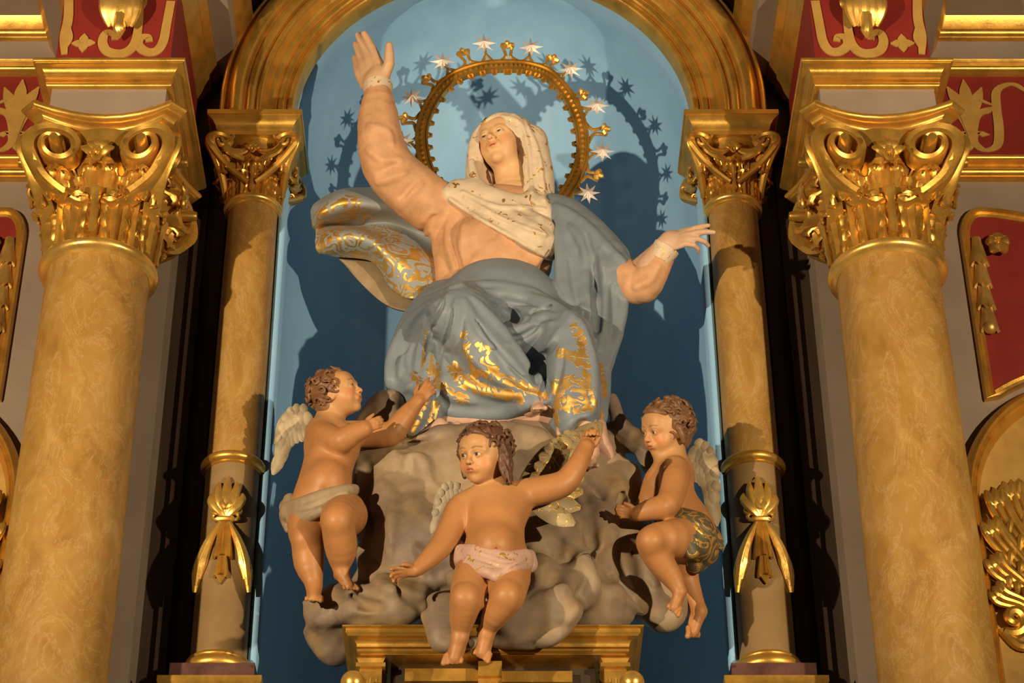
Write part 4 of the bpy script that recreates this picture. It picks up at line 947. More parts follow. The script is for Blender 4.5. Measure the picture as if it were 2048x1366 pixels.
for pts, r in [([(735, 930), (730, 1000), (745, 1060)], 9), ([(1140, 990), (1175, 1050), (1180, 1100), (1150, 1150)], 10), ([(790, 1175), (830, 1200), (850, 1215)], 8), ([(1240, 960), (1245, 1040), (1262, 1120)], 8), ([(1040, 1090), (1060, 1140), (1050, 1190)], 7), ([(700, 1190), (725, 1205), (760, 1215)], 6), ([(945, 1160), (952, 1215), (945, 1270)], 9)]:
    fold(CL, pts, r*1.35, 0.38, 0.025, op='s', base=base_cl)
CL.warp = lambda p, F: 0.011*fbm(p, 7.0, 3, 5) + 0.026*np.abs(fbm(p, 4.0, 2, 9)) - .010
def cloud_paint(V):
    n = fbm(V, 5, 4, 3)[:, None]; n2 = fbm(V, 11, 3, 8)[:, None]
    a = np.array([.38, .28, .175]); b = np.array([.22, .16, .125]); c = np.array([.39, .26, .125])
    t = np.clip(.5+n*.55, 0, 1); col = a*(1-t)+b*t; t2 = np.clip(n2*1.2-.25, 0, .7); return col*(1-t2)+c*t2
carve('cloud_body', CL, 0.0065, 'plain', root_cloud, cloud_paint, sm=1)

# ================================================================ THE SEATED WOMAN
ROOT_W = empty('robed_woman_statue', P(1060, 850, -0.25)); tag(ROOT_W, 'large painted statue of a seated robed woman with white veil and raised arm', 'statue')
SKIN = (.72, .44, .22)
hw = Head(P(1004, 290, -0.15), 0.262, RY(27, -5, -4), child=False, gaze=(-.005, .014))
Sh = Solid(0.01); hw.build(Sh); Sh.chain(pxchain([(1022, 335, -.11, 35), (1026, 370, -.09, 37), (1030, 410, -.08, 48), (1030, 440, -.08, 55)]), .03, n=8)
HL = Solid(0.02); wl = P(756, 178, -.30); hand(HL, wl, P(716, 92, -.30)-wl, P(786, 140, -.30)-P(756, 150, -.30)+np.array([0, -.05, 0]), np.linalg.norm(P(712, 62, -.32)-wl), curls=[(-4, 6, 10), (-8, 4, 8), (-12, 0, 8), (-16, -4, 8)], spread=.0, thumb=(1.1, .15))
HL.chain(pxchain([(757, 210, -.30, 24), (757, 185, -.30, 22), (754, 165, -.30, 24)]), .02)
HR = Solid(0.02); wr = P(1333, 490, -.36); hand(HR, wr, P(1420, 458, -.46)-wr, P(1335, 425, -.34)-P(1335, 490, -.36), np.linalg.norm(P(1422, 458, -.46)-wr)*1.05, curls=[(2, 8, 10), (8, 14, 14), (22, 34, 30), (34, 45, 35)], spread=.05, thumb=(.62, .35))
HR.chain(pxchain([(1300, 535, -.30, 28), (1325, 500, -.34, 23), (1340, 482, -.36, 21)]), .02)
Sb = Solid(0.03)  # trunk and limbs beneath the clothing, feet
Sb.ell(*[P(1000, 500, -.05)], (M(1000, 500, 0, 85), .10, M(1000, 500, 0, 110)))
Sb.chain(pxchain([(1010, 430, -.05, 55), (995, 560, -.05, 78), (1000, 620, -.05, 85)]))
Sb.chain(pxchain([(930, 425, -.06, 34), (800, 360, -.18, 32), (757, 205, -.28, 20)])); Sb.chain(pxchain([(1110, 450, -.08, 34), (1262, 560, -.22, 28), (1322, 500, -.32, 20)]))
Sb.chain(pxchain([(960, 640, -.08, 60), (935, 640, -.35, 45), (1020, 745, -.34, 32), (1060, 815, -.33, 20)])); Sb.chain(pxchain([(1050, 640, -.08, 60), (1140, 680, -.36, 42), (1160, 800, -.36, 30), (1180, 905, -.36, 20)]))
Sf = Solid(0.01); foot(Sf, P(1072, 805, -.36), (.12, -.9, -.42), M(1075, 830, -.38, 70), up=(0, -.45, .9), side=-1); foot(Sf, P(1176, 918, -.36), (.12, -.9, -.45), M(1185, 930, -.38, 66), up=(0, -.45, .9), side=-1)
Sf.chain(pxchain([(1060, 780, -.34, 24), (1072, 808, -.36, 18)])); Sf.chain(pxchain([(1168, 870, -.36, 22), (1176, 918, -.36, 17)]))
def wpaint(V):
    col = np.tile(np.array(SKIN), (len(V), 1)); hw.paint(V, SKIN, col, blushk=.42, lips=(.72, .24, .12), blush=(.85, .30, .14), brow=(.40, .20, .09))
    d = np.linalg.norm(V-P(1030, 480, -.1), axis=1); q = V[:, 2] < P(0, 560, -.1)[2]; col[V[:, 0] > P(1285, 500, -.35)[0]] = (.56, .36, .22); col[(V[:, 0] < P(820, 200, -.3)[0])] = (.60, .38, .23); col[q] = (.60, .38, .26); return col
multi('body', [(Sh, .0028), (HL, .0032), (HR, .0032), (Sf, .004), (Sb, .010)], 'flesh', ROOT_W, wpaint)

# --- dress
SD = Solid(0.03)
SD.ell(P(993, 505, -.08), (M(993, 500, 0, 112), .155, M(993, 500, 0, 125)*1.1)); SD.ell(P(1000, 430, -.08), (M(1000, 430, 0, 125), .125, .13)); SD.ell(P(995, 600, -.08), (M(995, 600, 0, 112), .15, .14))
for x in (955, 1060): SD.ell(P(x, 480, -.17), .085)
SD.chain(pxchain([(935, 440, -.08, 58), (880, 420, -.10, 56), (830, 385, -.16, 56), (782, 340, -.22, 53), (762, 290, -.27, 47), (757, 235, -.29, 40), (756, 188, -.30, 28)]), .04, n=14)
SD.chain(pxchain([(1110, 450, -.08, 50), (1190, 520, -.14, 46), (1262, 566, -.22, 42), (1290, 566, -.26, 36), (1310, 535, -.30, 31), (1328, 502, -.34, 25)]), .03, n=12)
SD.chain(pxchain([(880, 470, -.06, 20), (895, 540, -.08, 25), (900, 590, -.08, 25)]), .03)
bd = Solid(); bd.pr = list(SD.pr); bd.lo, bd.hi = SD.lo.copy(), SD.hi.copy()
for pts, r in [([(905, 430), (895, 480), (915, 560)], 7), ([(930, 440), (925, 500), (945, 555), (985, 575)], 7), ([(885, 410), (860, 440), (850, 470)], 6), ([(842, 370), (815, 395), (800, 415)], 6), ([(812, 345), (775, 360), (752, 365)], 6),
               ([(1095, 500), (1050, 545), (985, 572)], 7), ([(1100, 530), (1075, 570), (1060, 590)], 6), ([(1010, 470), (960, 510), (930, 560)], 5), ([(735, 300), (765, 320), (800, 318)], 5), ([(900, 500), (940, 575)], 4), ([(1270, 575), (1300, 560), (1318, 530)], 5), ([(740, 250), (775, 262), (785, 290)], 4)]:
    fold(SD, pts, r, .25, .022, base=bd)
for pts, r in [([(915, 440), (908, 490), (928, 560)], 5), ([(870, 430), (845, 465)], 5), ([(828, 365), (800, 395)], 4), ([(1098, 515), (1060, 560), (1000, 580)], 4), ([(790, 330), (755, 345)], 4)]:
    fold(SD, pts, r, .3, .02, op='s', base=bd)
SD.warp = lambda p, F: 0.0025*fbm(p, 16, 2, 3)
def dpaint(V):
    n = fbm(V, 9, 3, 2)[:, None]*.05; return np.clip(np.array([.68, .375, .20])*(1+n), 0, 1)
carve('dress', SD, .0055, 'plain', ROOT_W, dpaint, sm=2)
# cuffs
for nm, a, b, r in (('cuff', (756, 196, -.30), (756, 172, -.30), 27.5), ('cuff', (1318, 520, -.325), (1334, 494, -.35), 25)):
    A, Bq = P(*a), P(*b); mb = MB(); rr = M(*a, r); tube(mb, [A, A+(Bq-A)*.5, Bq, Bq], [rr*.98, rr*1.05, rr*1.10, rr*.85], 28, up=(0, 1, .2)); o = mb.build(nm, 'cloth', ROOT_W)
    for k_, v_ in (('paint', (.66, .52, .38)), ('gilt', .35)):
        at = o.data.attributes.new(k_, 'FLOAT_COLOR' if k_ == 'paint' else 'FLOAT', 'POINT')
        if k_ == 'paint': at.data.foreach_set('color', np.tile([*v_, 1.], len(o.data.vertices)).astype(np.float32))
        else: at.data.foreach_set('value', np.full(len(o.data.vertices), v_, np.float32))
# --- hair
SHr = Solid(.01); z = hw.s
SHr.ell(hw.L((0, -.07, .10)), np.array((.43, .40, .41))*z, hw.R, .02)
for x in (-1, 1):
    SHr.chain([(hw.L((x*.13, .17, .43)), .06*z), (hw.L((x*.27, .16, .30)), .075*z), (hw.L((x*.345, .12, .08)), .075*z), (hw.L((x*.36, .06, -.15)), .08*z), (hw.L((x*.36, .0, -.4)), .08*z), (hw.L((x*.34, -.05, -.62)), .07*z)], .02, n=16)
    for j in range(3): SHr.chain([(hw.L((x*(.20+.05*j), .22-.04*j, .40-.05*j)), .022*z), (hw.L((x*(.33+.02*j), .19-.04*j, .18)), .026*z), (hw.L((x*(.36+.03*j), .13-.03*j, -.08)), .026*z), (hw.L((x*(.37+.02*j), .09-.04*j, -.4)), .022*z)], .006, n=12)
SHr.warp = lambda p, F: .002*fbm(p, 55, 2, 4)
carve('hair', SHr, .0035, 'hair', ROOT_W, (.17, .085, .045))
# --- veil
SV = Solid(.03)
SV.ell(hw.L((.03, -.16, .12)), np.array((.50, .52, .475))*z, hw.R, .03)
SV.chain(pxchain([(1060, 285, -.16, 36), (1070, 330, -.15, 34), (1076, 375, -.13, 34), (1070, 410, -.12, 34)]), .03, n=10)
SV.chain(pxchain([(962, 290, -.14, 22), (950, 325, -.14, 18), (950, 355, -.14, 18), (962, 385, -.16, 18)]), .03, n=10)
SV.chain(pxchain([(1010, 320, -.02, 75), (1010, 380, -.02, 80), (1010, 420, -.04, 80)]), .03)
SV.ell(P(1005, 415, -.06), (M(1000, 400, 0, 100), .125, .085), None, .03)
R_ = CAMR
SV.ell(P(1022, 345, -.33), (M(1003, 318, -.3, 40), .20, M(1003, 318, -.3, 54)), CAMR, .02, 's')
SVo = P(1001, 312, -.32); SV.ell(SVo, (M(1003, 318, -.3, 55), .25, M(1003, 318, -.3, 84)), CAMR @ np.array([[math.cos(.2), 0, math.sin(.2)], [0, 1, 0], [-math.sin(.2), 0, math.cos(.2)]]), .012, 's')
SV.ell(hw.L((0, -.02, -.05)), np.array((.36, .42, .52))*z, hw.R, .01, 's')
SV.chain(pxchain([(1022, 350, -.12, 36), (1024, 390, -.12, 37)]), .01, 's')
bh = Solid(); bh.pr = list(SHr.pr)+list(Sh.pr); bh.lo, bh.hi = SHr.lo, SHr.hi
SV.chain(pxchain([(943, 325, -.20, 8), (948, 350, -.20, 9), (962, 372, -.21, 9), (985, 388, -.22, 9)]), .02, n=10)
H = hit(bh, dens([(943, 335), (943, 320), (945, 295), (955, 263), (975, 241), (1000, 231), (1028, 237), (1046, 262), (1056, 300), (1061, 345), (1062, 388)], 40)); H[:, 1] = np.clip(H[:, 1], -.30, -.17); H = spline(H[::4], 40)
SV.chain([(h_+FWV*.004, M(1000, 300, -.2, 5.5+(4 if i > 24 else 0))) for i, h_ in enumerate(H)], .02)
# scarf over the chest
bd2 = Solid(); bd2.pr = list(SD.pr)+list(SV.pr); bd2.lo, bd2.hi = SD.lo, SD.hi
for (p0, p1, p2), r in [(((940, 378), (1010, 402), (1085, 410)), 14), (((1060, 400), (1085, 425), (1100, 460)), 16), (((905, 388), (990, 435), (1095, 500)), 15), (((915, 378), (1000, 420), (1095, 480)), 16), (((935, 380), (1010, 408), (1092, 455)), 16), (((960, 392), (1030, 405), (1088, 425)), 15), (((900, 398), (985, 452), (1100, 515)), 8), (((898, 388), (918, 376), (950, 378)), 14)]:
    H = hit(bd2, dens([p0, p1, p2], 12)); SV.chain([(h_+FWV*.008, r*.00212) for h_ in H], .03)
bv = Solid(); bv.pr = list(SV.pr)+[q for q in SD.pr]; bv.lo, bv.hi = SD.lo, SD.hi
for pts, r in [([(900, 398), (950, 432), (1020, 472), (1102, 518)], 4.5), ([(925, 385), (990, 412), (1050, 415), (1088, 418)], 4), ([(930, 395), (1000, 435), (1090, 470)], 4), ([(1005, 232), (1040, 245), (1056, 290), (1062, 340), (1064, 385)], 3.5), ([(1048, 240), (1075, 300), (1085, 360), (1088, 400)], 4)]:
    H = hit(bv, dens(pts, 16)); SV.chain([(h_, r*.0021) for h_ in H], .01)
SV.chain(pxchain([(984, 386, -.2, 5), (1005, 393, -.21, 5), (1030, 397, -.21, 5), (1058, 395, -.2, 5)]), .008, n=10)
SV.warp = lambda p, F: .0018*fbm(p, 30, 2, 6)
def vgilt(V):
    n = fbm(V, 26, 2, 12); return np.clip(.22+n*.4, 0, .45)
carve('veil', SV, .0045, 'cloth', ROOT_W, lambda V: np.tile([.66, .53, .39], (len(V), 1)), vgilt, sm=1)

# --- mantle (lap, legs and the side over her arm)
SM = Solid(0.035)
SM.ell(P(1005, 625, -.12), (M(1000, 620, 0, 132), .19, .15)); SM.ell(P(1000, 610, -.12), (M(1000, 620, 0, 120), .185, .19))
SM.chain(pxchain([(960, 650, -.12, 88), (930, 640, -.28, 70), (925, 634, -.36, 60)]), .05)      # left thigh and knee
SM.chain(pxchain([(928, 640, -.37, 58), (965, 690, -.37, 54), (1010, 745, -.36, 48), (1062, 790, -.35, 34)]), .04, n=10)   # left shin
SM.chain(pxchain([(1060, 650, -.12, 80), (1120, 670, -.30, 58), (1140, 680, -.36, 52)]), .05)
SM.chain(pxchain([(1140, 684, -.37, 50), (1145, 740, -.37, 52), (1150, 800, -.37, 50), (1150, 835, -.37, 42)]), .04, n=10)
SM.chain(pxchain([(880, 640, -.12, 62), (850, 720, -.14, 66), (850, 780, -.18, 52)]), .05)
SM.chain(pxchain([(940, 720, -.18, 75), (920, 785, -.24, 52), (980, 790, -.26, 46), (1040, 800, -.28, 34)]), .05)
SM.chain(pxchain([(885, 600, -.10, 40), (840, 650, -.13, 40), (805, 710, -.16, 30), (795, 765, -.18, 26)]), .03, n=8)
SM.chain(pxchain([(1100, 750, -.18, 60), (1130, 800, -.24, 50)]), .04); SM.ell(P(1048, 675, -.30), (M(1040, 680, -.3, 48), .10, M(1040, 680, -.3, 42)), None, .05)
SM.chain(pxchain([(1180, 640, -.15, 60), (1190, 720, -.2, 34), (1196, 780, -.26, 26), (1200, 835, -.32, 16)]), .04, n=8)
# over her left arm, falling
SM.chain(pxchain([(1100, 428, -.10, 42), (1130, 450, -.10, 54), (1180, 500, -.15, 58), (1222, 540, -.20, 50), (1238, 580, -.21, 28)]), .03, n=10)
for ch in ([(1122, 430, -.16, 20), (1130, 500, -.19, 22), (1135, 560, -.20, 24), (1150, 610, -.22, 26)], [(1150, 460, -.17, 20), (1160, 520, -.19, 24), (1165, 580, -.20, 26), (1175, 640, -.22, 28)],
           [(1215, 520, -.18, 24), (1220, 580, -.2, 26), (1215, 640, -.2, 26), (1205, 720, -.2, 20)], [(1238, 545, -.18, 20), (1240, 600, -.19, 15), (1235, 660, -.19, 14), (1215, 735, -.2, 8)], [(1185, 500, -.15, 30), (1188, 580, -.12, 26), (1190, 680, -.14, 22)]):
    SM.chain(pxchain(ch), .022, n=12)
# bunch of hem in the child's hand
SM.chain(pxchain([(812, 750, -.2, 26), (835, 775, -.26, 18), (850, 790, -.29, 16), (838, 830, -.28, 18), (822, 862, -.26, 14)]), .02, n=10)
SM.chain(pxchain([(870, 790, -.24, 22), (868, 825, -.24, 20), (850, 865, -.24, 14)]), .02)
bm_ = Solid(); bm_.pr = list(SM.pr); bm_.lo, bm_.hi = SM.lo.copy(), SM.hi.copy()
RID = [([(885, 582), (930, 572), (990, 572), (1060, 585), (1110, 604)], 8), ([(900, 585), (880, 630), (862, 690), (850, 760)], 9), ([(880, 600), (845, 640), (815, 690), (800, 750)], 9), ([(858, 605), (815, 650), (785, 710), (775, 770)], 9),
       ([(915, 600), (900, 660), (890, 720), (895, 780)], 8), ([(945, 595), (985, 640), (1025, 690), (1075, 760)], 9), ([(930, 600), (960, 660), (1010, 720), (1060, 772)], 7), ([(975, 582), (1050, 596), (1110, 615), (1150, 640)], 10), ([(985, 595), (1020, 618), (1060, 622), (1110, 632)], 7),
       ([(1000, 660), (1030, 665), (1070, 640), (1105, 632)], 8), ([(1015, 690), (1050, 680), (1085, 655), (1110, 645)], 6), ([(1120, 660), (1090, 710), (1072, 740), (1085, 780)], 7), ([(1160, 640), (1180, 700), (1190, 760), (1195, 830)], 8), ([(1140, 640), (1160, 620), (1190, 640), (1205, 700)], 8),
       ([(870, 790), (890, 818), (945, 826), (1010, 824), (1060, 806), (1100, 800)], 13), ([(905, 740), (950, 775), (1010, 790), (1070, 790)], 8), ([(880, 755), (900, 790), (950, 805)], 7), ([(925, 690), (960, 730), (1010, 765), (1060, 785)], 7),
       ([(1098, 780), (1100, 830), (1120, 868)], 7), ([(1120, 868), (1150, 842), (1190, 822)], 6), ([(1180, 700), (1186, 770), (1188, 820)], 5), ([(1112, 440), (1118, 500), (1120, 560), (1135, 600)], 7), ([(1200, 500), (1212, 560), (1205, 640), (1195, 700)], 7), ([(1248, 530), (1250, 590), (1240, 660), (1214, 735)], 6),
       ([(1140, 450), (1170, 500), (1172, 570), (1180, 620)], 7), ([(820, 770), (800, 790), (792, 810)], 6), ([(1110, 410), (1160, 440), (1210, 490), (1255, 530)], 7)]
GRV = [([(1000, 612), (1030, 632), (1055, 640)], 12), ([(1052, 712), (1064, 738), (1076, 768)], 8), ([(1108, 690), (1080, 720), (1066, 738)], 7), ([(890, 600), (868, 650), (850, 720)], 6), ([(868, 605), (828, 655), (795, 725)], 8), ([(925, 640), (915, 700), (912, 750)], 5), ([(842, 640), (822, 700), (818, 750)], 7), ([(985, 700), (1015, 740), (1050, 775)], 5), ([(1120, 612), (1090, 618), (1060, 628)], 5), ([(1125, 700), (1118, 750), (1105, 800)], 5), ([(1192, 570), (1194, 620), (1192, 680)], 9), ([(1140, 520), (1148, 570), (1155, 610)], 6),
       ([(1225, 570), (1228, 620), (1222, 680)], 5), ([(955, 585), (1000, 602), (1060, 612)], 5), ([(905, 620), (890, 690), (880, 750)], 5), ([(950, 640), (995, 695), (1045, 750)], 4), ([(1095, 760), (1085, 800)], 7), ([(1015, 675), (1045, 672), (1080, 652)], 4), ([(1172, 470), (1190, 540), (1186, 600)], 5)]
for pts, r in RID: fold(SM, pts, r*1.35, .30, .018, base=bm_)
for pts, r in GRV: fold(SM, pts, r*1.25, .38, .014, op='s', base=bm_)
SM.ell(P(1170, 870, -.42), (M(1170, 860, -.4, 26), .10, M(1170, 860, -.4, 34)), CAMR, .012, 's')
SM.warp = lambda p, F: .0022*fbm(p, 14, 2, 1)
gm = strokes(bm_, [([(925, 672), (935, 700), (945, 735), (935, 770)], 17), ([(955, 690), (975, 702)], 13), ([(905, 735), (930, 765), (975, 780), (1040, 795)], 20), ([(950, 745), (1000, 755), (1050, 775), (1090, 790)], 15), ([(970, 720), (990, 740)], 14), ([(853, 660), (848, 700), (845, 745)], 5), ([(865, 720), (875, 760), (905, 785), (930, 800)], 16), ([(850, 720), (860, 750)], 10),
                   ([(1150, 655), (1165, 690), (1172, 740), (1172, 790)], 16), ([(1122, 705), (1145, 712), (1165, 730)], 18), ([(1110, 770), (1140, 765), (1170, 775)], 26), ([(1115, 800), (1150, 810), (1180, 805)], 24), ([(1115, 850), (1108, 820)], 14), ([(1200, 730), (1206, 760), (1210, 790)], 10), ([(1195, 800), (1205, 850)], 10),
                   ([(825, 745), (845, 770), (848, 800), (832, 840), (822, 865)], 16), ([(870, 810), (860, 860)], 14)])
def mpaint(V):
    n = fbm(V, 4, 3, 7)[:, None]*.08; return np.clip(np.array([.20, .24, .29])*(1+n), 0, 1)
mantle = carve('mantle', SM, .0055, 'cloth', ROOT_W, mpaint, gm, sm=1)
# pink underskirt showing at the hem
SU = Solid(.02)
SU.chain(pxchain([(890, 835, -.20, 26), (940, 840, -.22, 20), (1010, 838, -.24, 18), (1060, 830, -.28, 22), (1110, 835, -.28, 26), (1150, 860, -.26, 26)]), .03, n=12)
SU.chain(pxchain([(1115, 815, -.34, 12), (1122, 850, -.36, 10), (1118, 868, -.36, 6)]), .02); SU.chain(pxchain([(1060, 812, -.34, 8), (1085, 803, -.36, 8), (1108, 815, -.35, 8)]), .015)
SU.chain(pxchain([(1185, 840, -.30, 26), (1198, 880, -.32, 20), (1215, 905, -.3, 14), (1222, 930, -.28, 8)]), .02, n=8); SU.chain(pxchain([(1150, 840, -.30, 20), (1160, 890, -.32, 14)]), .02)
SU.chain(pxchain([(845, 870, -.26, 8), (880, 845, -.28, 10), (900, 860, -.28, 9), (915, 850, -.28, 8)]), .015)
carve('underskirt', SU, .005, 'plain', ROOT_W, lambda V: np.tile([.58, .36, .27], (len(V), 1)), sm=2)
# flying end of the mantle, left
def cloth_patch(name, ctrl, th, gil, mat='cloth', paint=(.30, .33, .35), nu=90, nv=80, relief=0.0):
    c3 = [[P(*q) for q in row] for row in ctrl]; G = patch(c3, nu, nv)
    if relief: 
        uu = np.linspace(0, 1, nu)[:, None]; vv = np.linspace(0, 1, nv)[None]; G[..., 1] += relief*np.sin(vv*11+uu*5)*(.3+uu)+relief*.5*np.sin(uu*17+vv*6)
    mb = MB(); shell(mb, G, th); V = np.concatenate(mb.V)
    g = np.zeros((nu, nv))
    for (a0, a1, b0, b1) in gil:
        uu = np.linspace(0, 1, nu)[:, None]; vv = np.linspace(0, 1, nv)[None]
        g = np.maximum(g, np.clip(8*np.minimum(np.minimum(uu-a0, a1-uu), np.minimum(vv-b0, b1-vv))+.35, 0, .62))
    gg = np.concatenate([g.ravel(), np.zeros(nu*nv)]); col = np.tile(np.array(paint, float), (2*nu*nv, 1)); col[nu*nv:] = (.30, .23, .15)
    return mesh_obj(name, V, mb.F, MAT[mat], ROOT_W, True, {'paint': col, 'gilt': gg})
fly = [
 [(925, 385, .05), (930, 430, .06), (935, 480, .06), (930, 540, .02), (915, 600, .0)],
 [(860, 365, .06), (872, 415, .00), (900, 480, .02), (905, 530, -.03), (880, 592, -.05)],
 [(790, 365, .05), (810, 410, -.06), (835, 465, .05), (845, 520, -.06), (822, 600, -.06)],
 [(730, 372, .02), (735, 412, -.13), (770, 445, .04), (790, 510, -.10), (782, 570, -.04)],
 [(680, 385, .0), (680, 412, -.16), (705, 446, .06), (735, 480, -.12), (745, 520, -.02)],
 [(635, 408, .0), (642, 425, -.14), (650, 456, .08), (665, 480, -.10), (672, 506, -.02)],
 [(624, 432, .04), (626, 445, -.02), (632, 465, .02), (632, 490, -.06), (648, 508, .0)]]
cloth_patch('flying_mantle', fly, .012, [(.52, 1.2, .16, .44), (.42, 1.2, .52, 1.2), (-.2, 1.2, .64, 1.2)], relief=.018)
back = [[(915, 560, .06), (900, 600, .05), (870, 630, .04)], [(820, 540, .06), (800, 580, .04), (785, 616, .04)], [(730, 500, .05), (722, 540, .04), (730, 575, .05)], [(672, 490, .05), (676, 512, .04), (690, 525, .05)]]
cloth_patch('mantle_lining', back, .012, [], mat='plain', paint=(.34, .25, .15), nu=50, nv=30)

# ================================================================ HALO WITH STARS
YH = 0.02
ring_px = [(1013, 132), (958, 137), (903, 159), (863, 206), (843, 262), (847, 318), (866, 366), (900, 410), (950, 440), (1010, 452), (1070, 440), (1120, 404), (1153, 354), (1166, 305), (1161, 248), (1138, 196), (1101, 153), (1060, 136)]
RP = np.array([P(x, y, YH) for x, y in ring_px]); RC = RP.mean(0)
halo = empty('star_halo', RC); tag(halo, 'gilded openwork ring halo with silver eight-pointed stars around the veiled head', 'halo')
Q = spline(np.vstack([RP[-2:], RP, RP[:3]]), 241); 
# periodic section between the first and last repeat
i0 = np.argmin(np.linalg.norm(Q[:60]-RP[0], axis=1)); i1 = 120+np.argmin(np.linalg.norm(Q[120:]-RP[0], axis=1)); ringpts = Q[i0:i1]
n = len(ringpts); tng = np.roll(ringpts, -1, 0)-np.roll(ringpts, 1, 0); tng /= np.linalg.norm(tng, axis=1)[:, None]; rad = np.cross(tng, (0, 1, 0)); rad *= np.sign(((ringpts-RC)*rad).sum(1))[:, None]
def ring_strip(mb, o0, o1, y0, y1, lo=0, hi=None):
    V = []
    for i in range(n): a, b = ringpts[i]+rad[i]*o0, ringpts[i]+rad[i]*o1; V += [a+(0, y0, 0), b+(0, y0, 0), b+(0, y1, 0), a+(0, y1, 0)]
    mb.add(V, grid_faces(n, 4, cu=True, cv=True))
mb = MB(); ring_strip(mb, -.026, .022, -.010, .010); ring_strip(mb, -.030, -.022, -.016, .012); ring_strip(mb, .018, .026, -.016, .012)
for i in range(0, n, 2): # engraved beads
    c_ = ringpts[i]+rad[i]*(-.002)+np.array([0, -.012, 0]); tube(mb, [c_-tng[i]*.006, c_+tng[i]*.006], .007, 6)
mb.build('ring', 'gold', halo)
for i in range(0, n, 5):
    m = MB(); c_ = ringpts[i]-rad[i]*.030; tube(m, [c_-tng[i]*.011, c_-rad[i]*.014-tng[i]*.004, c_-rad[i]*.015+tng[i]*.004, c_+tng[i]*.011], [.006, .007, .007, .006], 6); m.build('inner_tooth', 'gold', halo)
def nearest(px, py):
    q = P(px, py, YH); i = np.argmin(np.linalg.norm(ringpts-q, axis=1)); return q, i
def floret(px, py):
    q, i = nearest(px, py); m = MB(); r_, t_ = q-ringpts[i], tng[i]; r_ = r_/np.linalg.norm(r_); L_ = np.linalg.norm(q-ringpts[i])
    for sg in (-1, 1):
        b = ringpts[i]+rad[i]*.02+t_*sg*.055; pts = spline([b, b+r_*L_*.12-t_*sg*.02, ringpts[i]+r_*L_*.55+t_*sg*.012, q+t_*sg*.018-r_*.004, q+t_*sg*.026+r_*.008], 14); tube(m, pts, np.linspace(.009, .007, 14), 6, up=(0, 1, 0))
    for a in (-1.2, 0, 1.2):
        v = r_*math.cos(a)+t_*math.sin(a); tube(m, [q-v*.004+(0, -.006, 0), q+v*.014+(0, -.012, 0), q+v*.026+(0, -.008, 0), q+v*.033], [.008, .013, .011, .003], 7)
    m.build('floret', 'gold_clean', halo)
for px, py in [(1015, 96), (928, 110), (856, 162), (812, 240), (1103, 122), (1163, 192), (1206, 262), (1192, 352), (1150, 420), (818, 330)]: floret(px, py)
def star(px, py):
    q, i = nearest(px, py); q = q+np.array([0, -.02, 0]); R1_, R2_ = M(px, py, YH, 25), M(px, py, YH, 10); V = [q+(0, -.016, 0), q+(0, .010, 0)]
    a0 = random.uniform(-.1, .1)
    for k_ in range(16):
        a = k_*math.pi/8+a0; r_ = R1_ if k_ % 2 == 0 else R2_; V.append(q+np.array([r_*math.sin(a), 0.0, r_*math.cos(a)/0.9]))
    F = [(0, 2+k_, 2+(k_+1) % 16) for k_ in range(16)]+[(1, 2+(k_+1) % 16, 2+k_) for k_ in range(16)]
    m = MB(); m.add(V, F); m.build('star', 'silver', halo, smooth=False)
    b = ringpts[i]+rad[i]*.02; m = MB(); tube(m, [b-tng[i]*.03, b+(q-b)*.45+tng[i]*.0, q+(0, .006, 0)], [.008, .007, .006], 6); tube(m, [b+tng[i]*.03, b+(q-b)*.45, q+(0, .006, 0)], [.008, .007, .006], 6); m.build('star_stem', 'gold_dark', halo)
for px, py in [(968, 93), (1062, 101), (885, 130), (1141, 145), (824, 201), (1193, 218), (806, 288), (1204, 309), (1176, 393)]: star(px, py)
# ================================================================ GILDED PEDESTAL UNDER THE CLOUD
YP = -0.60; zp = zat(1234, YP-0.05); xp0 = 0.525
ped = empty('statue_pedestal', (0, -0.2, zp-1.4)); tag(ped, 'gilded moulded pedestal table carrying the carved cloud', 'pedestal')
pp = lambda o: [(-0.45-o, YP+0.06-o), (0.45+o, YP+0.06-o), (0.45+o, 0.0), (-0.45-o, 0.0)]
mb = MB(); loft_plan(mb, pp, [(-.02, zp-0.085), (0.0, zp-0.085), *[(0.0+.012*math.sin(t), zp-.083+.01*(1-math.cos(t))) for t in np.linspace(0, math.pi, 6)], (0.012, zp-.062), *[(.012+.030*(1-math.cos(t)), zp-.06+.025*math.sin(t)) for t in np.linspace(0, 1.57, 6)], (0.046, zp-.03), (.05, zp-.026), (.05, zp-.012), *[(.052+.01*math.sin(t), zp-.012+.006*(1-math.cos(t))) for t in np.linspace(0, math.pi, 6)], (.04, zp)]); mb.build('cornice', 'gold', ped)
mb = MB(); loft_plan(mb, pp, [(-.10, zp-.6), (-.10, zp-.084), (-.02, zp-.0845)]); mb.build('recessed_core', 'brown', ped, smooth=False)
